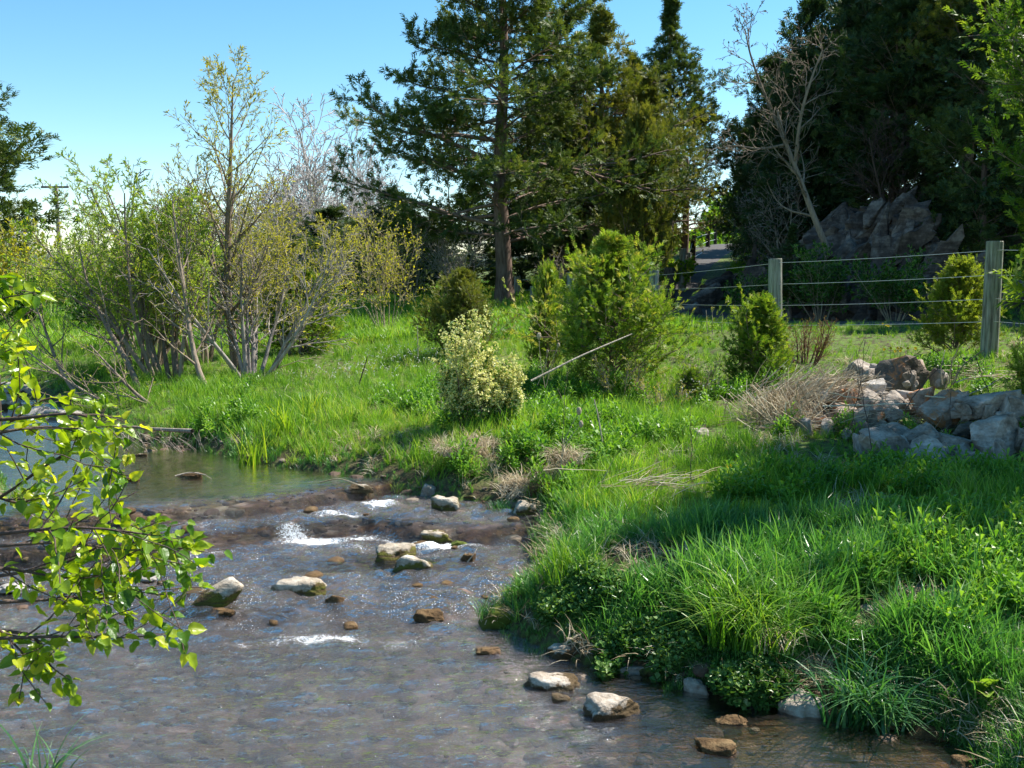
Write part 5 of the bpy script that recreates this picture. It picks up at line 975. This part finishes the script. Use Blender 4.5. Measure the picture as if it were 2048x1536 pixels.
L = site(150, 1208, .06); L[2] = .05; clump('grass_tuft', L + [.0, 0, 0], [('blades', (40, .09, .003, 1.0, .05, 420, 5), None, (0, 0, .01))], 'grass_tuft', 'small sprig of grass growing among midstream stones', 'grass tuft')
L = np.array([-1.72, 3.45, gz(-1.72, 3.45)]); clump('grass_tuft', L, [('blades', (26, .42, .006, .6, .08, 421, 8), None, (0, 0, .0))], 'grass_tuft', 'few long dark blades at the near bank below the leafy branches', 'grass tuft')
for k, (px, lab) in enumerate([(500, 'yellow flag leaves standing at the pool edge'), (560, 'paler flag leaves right behind the ones at the pool edge'), (615, 'shorter flag leaves farthest from the pool corner')]):
    L = site(px, 925 - 12 * k, .3); L[1] += .12 * k + .1; L[2] = gz(L[0], L[1]); clump('flag_plant', L, [('blades', (46, .46 - .05 * k, .0085, .28, .13, 430 + k, 6), 'iris', (0, 0, 0))], 'iris', lab, 'flag plant', 'flag plants by the pool')
# dock plants
def broad(px, py, z, n, Ls, lab, sd, mt='shrub_green', aspect=.35):
    rg = np.random.default_rng(sd); L = site(px, py, z); root = empty('dock_plant', tuple(L), lab, 'plant')
    for k in range(n):
        a = rg.random() * 6.28; e = rg.uniform(.5, 1.2); q = L + [0, 0, 0]; d = np.array([math.cos(a) * math.cos(e), math.sin(a) * math.cos(e), math.sin(e)]); s = np.array([-math.sin(a), math.cos(a), 0]); LL = Ls * rg.uniform(.6, 1.1); V = []
        for j in range(7):
            f = j / 6; wd = LL * aspect * .5 * math.sin(math.pi * min(1, f * .9 + .06)) ** .8; c = q + d * LL * f - np.array([0, 0, LL * .35 * f * f]); V += [c - s * wd + [0, 0, wd * .35], c, c + s * wd + [0, 0, wd * .35]]
        F = []
        for j in range(6): b_ = j * 3; F += [[b_, b_ + 1, b_ + 4, b_ + 3], [b_ + 1, b_ + 2, b_ + 5, b_ + 4]]
        MB().add(np.array(V), np.array(F), rg.random()).build('leaf', M[mt], root, True)
broad(795, 838, .45, 9, .26, 'dark leaved dock plant in the bright bank grass', 440); broad(612, 838, .42, 5, .26, 'grey green broad leaved plant among the flag leaves', 441, 'cress')
broad(1960, 1400, .12, 9, .24, 'tall broad leaved weed in the near grass at the edge of the view', 442, 'sedge', .3)
# goldenrod tips near bottom right are part of leafy_forbs
# dead reeds heap
def straws(name, c, n, L, spread, axis, lab, sd, mat='straw', r=.004, flat=.3, cat='dead reeds', wid=.25):
    rg = np.random.default_rng(sd); P0 = np.array(c) + rg.normal(0, 1, (n, 3)) * np.array(spread); d = nrm(np.array(axis) + rg.normal(0, wid, (n, 3)) * [1, 1, flat * 2]); Ln = L * rg.uniform(.3, 1.1, n); K = 6; P = np.zeros((n, K, 3)); P[:, 0] = P0 - d * Ln[:, None] * .5
    for k in range(1, K): P[:, k] = P[:, k - 1] + d * (Ln / (K - 1))[:, None]; d = nrm(d + rg.normal(0, .10, d.shape) + [0, 0, -.06])
    g0 = ground_z(P[:, :, 0].ravel(), P[:, :, 1].ravel(), False).reshape(n, K); P[:, :, 2] = np.maximum(P[:, :, 2], g0 + .01)
    mb = MB(); tube_mb(mb, P, r * rg.uniform(.4, 1.1, (n, 1)) * np.linspace(1, .5, K)[None], 4, rng=rg); o = mb.build(name, M[mat]); tag(o, lab, cat, None, 'stuff'); return o
c = ay(1610, 790, 8.8); straws('dead_reeds', c, 620, .55, (.16, .16, .07), (.75, .1, .62), 'tangled bleached reeds banked up against the rock heap', 450)
c = ay(1560, 825, 8.5); straws('dead_reeds', c, 420, .42, (.16, .16, .06), (.5, .1, -.75), 'fallen reeds spilling from the heap down into the grass', 451, wid=.4)
c = ay(1620, 846, 8.3); straws('dead_reeds', c, 90, .6, (.22, .1, .03), (1, 0, .05), 'reeds lying flat in front of the heap', 452, wid=.2)
c = ay(1670, 770, 8.9); straws('dead_reeds', c, 260, .42, (.15, .14, .05), (.8, 0, .45), 'dry brown reed leaves on the upper left of the rocks', 453, wid=.5)
c = ay(1960, 745, 10.0); straws('dead_reeds', c, 60, .5, (.3, .3, .02), (1, .2, .1), 'straw strewn at the foot of the large post', 454, wid=.4)
c = ay(1740, 830, 8.2); straws('dead_reeds', c, 120, .3, (.3, .1, .10), (.9, 0, .2), 'broken twigs caught between the sunlit rocks', 455, r=.003, wid=.5)
c = gp(955, 950, .3); straws('dead_reeds', c + [0, .1, .02], 240, .26, (.10, .10, .05), (.1, -.6, -.6), 'dry roots and straw hanging over the bare earth bank', 456, r=.002, wid=.4)
c = gp(1310, 960, .5); straws('dead_reeds', c, 60, .45, (.20, .15, .03), (.9, .1, .3), 'dead stalks lying in the grass above the tussock', 457, r=.003, wid=.4)
c = gp(1200, 560 + 800, .05); straws('dead_reeds', gp(1640, 1345, .08), 150, .22, (.08, .05, .03), (.6, 0, -.5), 'matted dead leaves below the sedge clump', 458, r=.003, wid=.5)
c = gp(300, 900, .3); straws('dead_reeds', c + [0, .12, .04], 120, .25, (.35, .06, .04), (.3, 0, -.7), 'roots and debris under the far bank', 459, 'stick', r=.003, wid=.5)
# single stalks and sticks
def stick(pts, r0, r1, lab, mat='stick', name='stick', cat='stick', group=None, sides=6, wig=.0, twigs=0, sd=1):
    P = trunkpath(pts, 10); rg = np.random.default_rng(sd)
    if wig: P[1:-1] += rg.normal(0, wig, (8, 3))
    root = empty(name, tuple(P[0]), lab, cat, group); mb = MB(); R_ = (r0 + (r1 - r0) * np.linspace(0, 1, 10))[None]; tube_mb(mb, P[None], R_, sides, rng=rg); mb.build('stem', M[mat], root, True)
    if twigs:
        Q, q = grow(rg, P[None], R_, twigs, (.3, 1), (20, 50), .3, .4, 5, .05, .08, .6); mb = MB(); tube_mb(mb, Q, np.maximum(q, .0015), 4, rng=rg); o = mb.build('twigs', M[mat], root); o['kind'] = 'stuff'
    return root
stick([ay(1062, 762, 8.6), ay(1160, 712, 8.8), ay(1264, 668, 9.1)], .011, .006, 'long brown stick propped against the bushy bright cedar')
for k, (pts, Y_, r, lab) in enumerate([([(1205, 885), (1196, 830), (1188, 798)], 7.4, .006, 'short grey stalk leaning in the sunny grass'), ([(1520, 918), (1526, 890), (1530, 868)], 6.9, .003, 'short pale stalk before the shaded rocks'),
        ([(836, 712), (835, 650)], 12.5, .006, 'thin pale stake standing behind the bank grass'), ([(1327, 666), (1329, 610)], 11.3, .004, 'thin dead stalk nearest the bright cedar'), ([(1384, 668), (1384, 640)], 11.3, .004, 'short dead stalk below the lowest wire'),
        ([(1415, 668), (1412, 620)], 11.3, .005, 'taller dead stalk left in the pair before the shaded slope'), ([(1425, 668), (1424, 612)], 11.2, .005, 'taller dead stalk right in the pair before the shaded slope'), ([(1443, 668), (1445, 627)], 11.2, .005, 'dead stalk next to the scraggly cedar')]):
    stick([ay(a, b_, Y_) for a, b_ in pts] if len(pts) > 2 else [ay(*pts[0], Y_), (ay(*pts[0], Y_) + ay(*pts[1], Y_)) / 2, ay(*pts[1], Y_)], r, r * .6, lab, name='dead_stalk', cat='stalk', group='dead stalks')
for k, (pts, lab) in enumerate([([(1612, 800), (1640, 700), (1700, 690)], 0), ]): pass
for k, (pts, Y_, r, lab, tw) in enumerate([([(1440, 1000), (1410, 850), (1405, 740), (1412, 668)], 0, 0, '', 0)]): pass
WS = [([(1745, 910), (1728, 800), (1712, 640 + 60)], 7.0, .0035, 'black dry stem rising before the left of the heap', 3), ([(1700, 860), (1722, 760), (1732, 680)], 7.2, .003, 'thin dark forked stem crossing the white slab', 5),
      ([(1810, 820), (1845, 770), (1888, 722)], 7.6, .005, 'dark straight twig slanting up over the mottled rock', 2), ([(1900, 850), (1904, 770), (1902, 690)], 7.4, .0025, 'hair thin upright stem before the dark domed boulder', 4),
      ([(1980, 790), (1960, 740), (1950, 700)], 8.5, .004, 'dark stem between the post and the near slabs', 3), ([(1124, 900), (1128, 810), (1135, 735)], 7.0, .0025, 'tall thin dry weed above the straw hummock', 4),
      ([(1380, 960), (1384, 890), (1380, 830)], 6.4, .0025, 'thin dry weed stem in front of the pale angular rock', 3), ([(1095, 1300), (1110, 1235), (1130, 1190)], 5.1, .002, 'fine dead stem leaning out of the cress', 2),
      ([(718, 770), (728, 735), (735, 712)], 10.5, .008, 'dark seed spike in the bank grass near the pale stake', 0), ([(1510, 800), (1530, 770), (1600, 735)], 8.8, .004, 'arched dry stem over the upper reeds', 4)]
for k, (pts, Y_, r, lab, tw) in enumerate(WS): stick([ay(a, b_, Y_) for a, b_ in pts], r, r * .5, lab, 'bark_dark', 'dead_stalk', 'stalk', 'dark dry stems', twigs=tw, wig=.004, sd=460 + k)
WH = [([(1600, 782), (1700, 790), (1860, 772), (1972, 795)], 'x'), ]
for k, (pts, Y_, r, lab) in enumerate([([(1645, 812), (1760, 810), (1830, 807)], 8.0, .006, 'long white stalk lying level across the rocks'), ([(1850, 792), (1930, 800), (1975, 792)], 8.2, .006, 'white stalk continuing toward the dark shaded slab'),
        ([(1655, 800), (1700, 812), (1722, 815)], 8.0, .005, 'short white stalk slanting onto the level one'), ([(1660, 786), (1730, 800), (1800, 802)], 8.1, .005, 'upper white stalk crossing the orange block'),
        ([(1885, 770), (1882, 740), (1890, 700)], 8.9, .006, 'leftmost upright white stem behind the heap'), ([(1898, 768), (1902, 730), (1918, 690)], 8.9, .007, 'second upright white stem behind the heap'),
        ([(1905, 770), (1925, 730), (1968, 700)], 8.9, .008, 'thick white stem forking toward the large post'), ([(1900, 775), (1918, 740), (1912, 705)], 9.0, .005, 'inner white stem of the group by the post'),
        ([(1912, 765), (1935, 755), (1990, 752)], 9.0, .006, 'white stem bending low toward the large post'), ([(1935, 790), (1970, 775), (2005, 755)], 8.7, .005, 'thin white stalk above the dark slab')]):
    stick([ay(a, b_, Y_) for a, b_ in pts], r, r * .6, lab, 'straw', 'white_stalk', 'stalk', 'bleached white stalks', wig=.004, sd=480 + k)
stick([ay(560, 735, 12), ay(600, 720, 12), ay(650, 712, 12)], .006, .003, 'bundle of bleached twigs arching over the grass by the rounded cedar', 'straw', 'white_stalk', 'stalk', 'bleached white stalks', twigs=6)
stick([gp(385, 862, .5), gp(300, 858, .42), gp(236, 850, .38)], .02, .01, 'grey driftwood limb resting along the bank above the pool', sd=3)
stick([ay(1040, 1320, 4.98), ay(1085, 1285, 5.0), ay(1140, 1275, 5.02)], .004, .002, 'curved bare root dipping toward the water by the cress', 'straw', twigs=3)
stick([gp(935, 1124, .12), gp(945, 1112, .16), gp(955, 1096, .2)], .004, .002, 'pale twig sticking out of the small riffle stone')
stick([gp(350, 952, .29), gp(380, 944, .31), gp(412, 950, .3)], .006, .004, 'twig snagged on the low stone in the upper pool', twigs=3)
stick([gp(640, 965, .29), gp(680, 955, .36), gp(730, 975, .3)], .004, .003, 'thin arched twig over the upper ledge', 'straw')
# teasels
V0, F0 = ICO[3]
for k, (pts, Y_, hd, lab) in enumerate([([(1090, 775), (1080, 720), (1078, 672)], 8.9, .018, 'tall teasel stalk before the darker young cedar'), ([(1092, 772), (1105, 720), (1117, 690)], 9.0, .012, 'shorter teasel leaning right of the tall one'), ([(1075, 770), (1092, 730), (1095, 703)], 8.95, .010, 'smallest teasel between the two taller ones'),
        ([(1120, 930), (1128, 880), (1158, 822)], 7.0, .016, 'teasel with a pale head bent over the sunny grass'), ([(1122, 935), (1128, 890), (1162, 848)], 6.9, .014, 'lower teasel head hanging under the pale bent one')]):
    r_ = stick([ay(a, b_, Y_) for a, b_ in pts], .0035, .002, lab, 'twig_tan', 'teasel', 'teasel', 'teasels'); e = ay(*pts[-1], Y_); rg = np.random.default_rng(k); P = V0 * (1 + .18 * rg.random(len(V0)))[:, None] * np.array([hd, hd, hd * 1.7]) + e
    MB().add(P, F0, rg.random(len(P))).build('seed_head', M['twig_tan'], r_)
# dandelions
def dandelion(x, y, s=.016):
    z = gz(x, y); root = empty('dandelion', (x, y, z), 'small yellow dandelion in the short grass between the heap and the road', 'flower', 'dandelions')
    mb = MB(); poly_tube(mb, [(x, y, z - .02), (x, y, z + .15)], .002, .002, 5); mb.build('stem', M['sedge'], root); mb = MB(); V = []; F = []
    for j in range(14): a = j / 14 * 6.28; V += [(0, 0, 0), (s * math.cos(a - .25), s * math.sin(a - .25), .006), (s * 1.2 * math.cos(a), s * 1.2 * math.sin(a), .004), (s * math.cos(a + .25), s * math.sin(a + .25), .006)]; F.append([4 * j, 4 * j + 1, 4 * j + 2, 4 * j + 3])
    mb.add(np.array(V) @ np.array([[1, 0, 0], [0, .5, -.85], [0, .85, .5]]).T + np.array([x, y, z + .155]), np.array(F), .5); mb.build('flower_head', M['dandelion'], root); return root
proto = dandelion(*ay(1768, 705, 12.0)[:2])
def copy_tree(o, loc):
    c = o.copy(); COL.objects.link(c); c.location = loc
    for ch in o.children: d = ch.copy(); COL.objects.link(d); d.parent = c
    return c
for (px, py, Y_) in ((1781, 703, 12.1), (1795, 702, 12.2), (1802, 703, 11.9), (1815, 702, 12.1), (1830, 714, 11.3), (1790, 710, 11.6), (1800, 712, 11.4), (1765, 661, 14.2), (1772, 662, 14), (1776, 664, 13.9)):
    q = ay(px, py, Y_); copy_tree(proto, (q[0], q[1], gz(q[0], q[1])))
q = gp(1458, 920, .6); o = copy_tree(proto, (q[0], q[1], gz(q[0], q[1]))); o['label'] = 'single yellow dandelion in the grass below the small dark rock'; del o['group']
# white wildflowers
rg = np.random.default_rng(490); fb = MB()
for (px, py, z_, r, n) in ((830, 740, .55, .35, 130), (760, 765, .55, .4, 90), (1410, 765, .8, .12, 30), (700, 790, .5, .3, 40)):
    c = gp(px, py, z_); x = c[0] + rg.normal(0, r, n); y = c[1] + rg.normal(0, r, n); pos = np.column_stack([x, y, ground_z(x, y) + rg.uniform(.12, .26, n)]); place(fb, FLW[0], FLW[1], pos, frames(rg, rg.normal(0, 1, (n, 3)), 1.), .022 * rg.uniform(.6, 1.3, n), rg.random(n))
tag(fb.build('white_wildflowers', M['white_flower']), 'tiny white wildflowers sprinkled through the bank grass', 'flowers', None, 'stuff')

# ------------------------------------------------------------------ leafy pear branches in front
def pear_leaf(sd, L=1.):
    rg = np.random.default_rng(sd); nU, nV = 8, 5; V = []; F = []; fold = rg.uniform(.25, .6); curl = rg.uniform(.1, .45); wv = rg.uniform(.02, .05)
    for i in range(nU + 1):
        f = i / nU; w = .36 * (math.sin(math.pi * min(1., f * .93 + .07) ** .72)) ** .85 * (1 - .25 * f)
        if f > .8: w *= (1 - f) / .2 * .9 + .02
        for j in range(nV):
            g_ = j / (nV - 1) * 2 - 1; V.append([f, g_ * w, abs(g_) * w * fold - curl * f * f * .5 + wv * math.sin(f * 14 + sd) * abs(g_)])
    for i in range(nU):
        for j in range(nV - 1): a = i * nV + j; F.append([a, a + 1, a + nV + 1, a + nV])
    V = np.array(V); V[:, 0] += .28; nb = len(V)      # petiole
    V = np.concatenate([V, [[0, -.008, 0], [0, .008, 0], [.29, .008, 0], [.29, -.008, 0]]]); F.append([nb, nb + 1, nb + 2, nb + 3]); return V, np.array(F)
TX = np.array([-2.75, 2.55]); root = empty('pear_tree', (TX[0], TX[1], gz(*TX)), 'young tree reaching glossy heart shaped leaves over the creek', 'tree')
rg = np.random.default_rng(500); tz = gz(*TX)
mb = MB(); poly_tube(mb, [(TX[0], TX[1], tz - .2), (TX[0] + .05, TX[1], tz + 1.1), (TX[0], TX[1] + .05, tz + 2.4), (TX[0] + .1, TX[1], tz + 3.6)], .07, .03, 10); mb.build('trunk', M['bark_grey'], root, True)
BR = [([(-60, 1075), (60, 1060), (180, 1052), (300, 1070), (360, 1078)], 2.0, 10), ([(-60, 1130), (40, 1140), (140, 1160), (230, 1150)], 2.05, 9), ([(-60, 880), (20, 860), (110, 850), (170, 870)], 2.1, 7), ([(-60, 840), (60, 838), (150, 820), (220, 852), (258, 905)], 2.15, 7), ([(-80, 1040), (20, 985), (90, 930), (160, 890), (225, 880)], 2.25, 8), ([(-80, 900), (0, 870), (70, 800), (130, 790), (190, 800)], 2.3, 7),
      ([(-80, 1100), (20, 1090), (130, 1082), (260, 1104), (380, 1096)], 2.1, 12), ([(-60, 1160), (50, 1145), (160, 1120), (260, 1050), (270, 1045)], 2.2, 9), ([(-60, 1210), (60, 1200), (170, 1198), (240, 1170), (295, 1125)], 2.15, 9),
      ([(-80, 1280), (30, 1275), (140, 1272), (240, 1278), (330, 1268)], 2.05, 9), ([(-40, 1220), (10, 1270), (50, 1310), (75, 1345)], 2.1, 5), ([(60, 1255), (80, 1290), (95, 1330), (140, 1360)], 2.05, 5),
      ([(-170, 690), (-100, 640), (-20, 600), (70, 585)], 2.2, 5), ([(-170, 800), (-90, 740), (-20, 715), (45, 690)], 2.2, 5), ([(-160, 850), (-80, 810), (-10, 775), (40, 752)], 2.25, 5), ([(-60, 960), (0, 1000), (60, 1010), (90, 960)], 2.3, 5), ([(-140, 590), (-80, 575), (-30, 560), (5, 555)], 2.2, 3)]
leafpos = []; 
for k, (pts, Y_, nt_) in enumerate(BR):
    tip_ = [ay(a, b_, Y_ + rg.normal(0, .03)) for a, b_ in pts]; start = np.array([TX[0] + .02, TX[1], tip_[0][2] - .35 + rg.normal(0, .05)]); P = trunkpath([start, (start + tip_[0]) / 2 + [0, 0, .06]] + tip_, 18)
    Rr = .0065 * np.linspace(1, .13, 18); mb = MB(); tube_mb(mb, P[None], Rr[None], 6, rng=rg)
    lim = lambda q: float(np.interp((lambda r: 768 - FPX * (r[1] * math.sin(PITCH) + r[2] * math.cos(PITCH)) / (r[1] * math.cos(PITCH) - r[2] * math.sin(PITCH)))(q - [0, 0, CH]), [530, 545, 780, 800, 850, 1000, 1015, 1040, 1180, 1200, 1235, 1310, 1330, 1400, 1440], [-50, 70, 80, 200, 275, 275, 120, 440, 440, 300, 385, 385, 160, 150, -300])) + rg.normal(0, 10) > 1024 + FPX * q[0] / (q[1] * math.cos(PITCH) - (q[2] - CH) * math.sin(PITCH))
    Q, q = grow(rg, P[None], Rr[None], nt_ + 3, (.50, .97), (25, 60), .13, .35, 6, .04, .12, .6, .35, .3, lmin=.06)
    kq = np.array([lim(e) for e in Q[:, -1]]); Q = Q[kq] if kq.any() else Q[:1]; q = q[kq] if kq.any() else q[:1]
    tube_mb(mb, Q, np.maximum(q, .0012), 4, rng=rg); mb.build('branch', M['bark_dark'], root, True)
    p1, d1_, _ = along(rg, P[None], 14, .50, 1.); p2, d2_, _ = along(rg, Q, 6, .10, 1.); tp2 = Q[:, -1]; td = nrm(Q[:, -1] - Q[:, -2])
    for (pp, dd, tipk) in ((p1, d1_, 0), (p2, d2_, 0), (np.repeat(tp2, 2, 0), np.repeat(td, 2, 0), 1), (np.repeat(P[-1:], 3, 0), np.repeat(nrm(P[-1:] - P[-2:-1]), 3, 0), 1)):
        for a, b_ in zip(pp, dd):
            if lim(a): leafpos.append((a, b_, tipk))
LM = []
for s_ in range(8):
    V, F = pear_leaf(s_); t_ = (.05, .3, .45, .2, .6, .75, .35, .95)[s_]; LM.append(MB().add(V, F, t_).mesh('leaf', M['pear_leaf'], True))
import mathutils
order = sorted(range(len(leafpos)), key=lambda i: -(leafpos[i][0][0])); fb = MB(); base = Vector(root.location); cnt = 0; V8 = [pear_leaf(s_) for s_ in range(8)]
for r_, i in enumerate(order):
    p, d, tk = leafpos[i]; dr = nrm(d * .8 + rg.normal(0, .55, 3) + np.array([0, -.05, -.38 + .3 * tk])); nz_ = nrm(np.array([.25, -.35, 1.]) + rg.normal(0, .55, 3)); yv = nrm(np.cross(nz_, dr)); zv = np.cross(dr, yv); s = rg.uniform(.024, .041) * (.75 if tk and rg.random() < .5 else 1)
    ti = int(rg.choice([4, 5, 7, 1, 2], p=[.35, .3, .08, .15, .12])) if tk else int(rg.choice([0, 1, 2, 3, 4, 5, 6], p=[.2, .2, .15, .18, .08, .05, .14]))
    Mx = np.stack([dr, yv, zv], 1)
    if r_ < 300:
        o = bpy.data.objects.new('leaf', LM[ti]); COL.objects.link(o); o.parent = root
        o.matrix_local = mathutils.Matrix.Translation(Vector(p) - base) @ mathutils.Matrix([list(r) for r in Mx]).to_4x4() @ mathutils.Matrix.Scale(s, 4)
    else:
        V, F = V8[ti]; place(fb, V, F, np.array([p]), Mx[None], [s], np.array([(.05, .3, .45, .2, .6, .75, .35, .95)[ti]]))
if fb.n: o = fb.build('foliage', M['pear_leaf'], root, True); o['kind'] = 'stuff'

print('LEAVES', len(leafpos), 'TRIS', sum(len(m.loops) - 2 * len(m.polygons) for m in bpy.data.meshes), 'OBJ', len(bpy.data.objects))
# eroded earth lumps at the bank edge
for k, (px, py, Y_, w_, h_, lab) in enumerate([(962, 930, 7.75, 95, 60, 'reddish clay lump exposed in the eroded bank'), (1008, 935, 7.9, 60, 60, 'tan earth lump at the right of the clay one'), (915, 925, 8.0, 50, 36, 'small crumbling earth lump under the hanging grass'), (1098, 985, 6.95, 90, 44, 'dark earth mound carrying the straw hummock')]):
    p = ay(px, py, Y_); put_rock('earth_lump', (p[0], Y_ + .05, p[2] - .01), (w_ / FPX * Y_, w_ / FPX * Y_ * .7, h_ / FPX * Y_ * 1.3), M['rock_tan' if k < 3 else 'rock_wet'], lab, 'earth lumps of the bank', seed=520 + k, cat='earth lump', round_=.5, rough=.12)
# small rubble between the rocks of the heap, and wet cobbles in the riffle
rg = np.random.default_rng(600); rub = None
for k in range(80):
    q = PILE[int(rg.integers(len(PILE)))]; p = ay(q[0] + rg.uniform(-55, 55), q[1] + rg.uniform(-8, 26), q[2] - .12); zz = max(gz(p[0], p[1]) + .03, p[2] - .02)
    if rub is None: rub = put_rock('rubble', (p[0], p[1], zz), (.15, .12, .10), M['rock_grey'], 'small rubble stone wedged among the larger rocks of the heap', 'rubble in the heap', seed=601, cat='rock', soft=70, rough=.1, planes=8, sub=3); continue
    c = rub.copy(); COL.objects.link(c); c.location = (p[0], p[1], zz); c.scale = tuple(rg.uniform(.6, 1.7, 3)); c.rotation_euler = tuple(rg.uniform(0, 6, 3))
cob = None
for k in range(20):
    x, y = rg.uniform(-2.6, .4), rg.uniform(4.9, 7.0)
    if sdist(np.array([x]), np.array([y]))[0] > -.05: continue
    if cob is None: cob = put_rock('cobble', (x, y, wz(x, y)), (.09, .065, .035), M['rock_wet'], 'small wet cobble barely breaking the surface of the rapids', 'wet cobbles in the rapids', seed=602, cat='stone', sub=3, round_=.4); continue
    c = cob.copy(); COL.objects.link(c); c.location = (x, y, wz(x, y) - rg.uniform(0, .012)); c.scale = [rg.uniform(.5, 1.5)] * 3; c.rotation_euler = (0, 0, rg.uniform(0, 6))
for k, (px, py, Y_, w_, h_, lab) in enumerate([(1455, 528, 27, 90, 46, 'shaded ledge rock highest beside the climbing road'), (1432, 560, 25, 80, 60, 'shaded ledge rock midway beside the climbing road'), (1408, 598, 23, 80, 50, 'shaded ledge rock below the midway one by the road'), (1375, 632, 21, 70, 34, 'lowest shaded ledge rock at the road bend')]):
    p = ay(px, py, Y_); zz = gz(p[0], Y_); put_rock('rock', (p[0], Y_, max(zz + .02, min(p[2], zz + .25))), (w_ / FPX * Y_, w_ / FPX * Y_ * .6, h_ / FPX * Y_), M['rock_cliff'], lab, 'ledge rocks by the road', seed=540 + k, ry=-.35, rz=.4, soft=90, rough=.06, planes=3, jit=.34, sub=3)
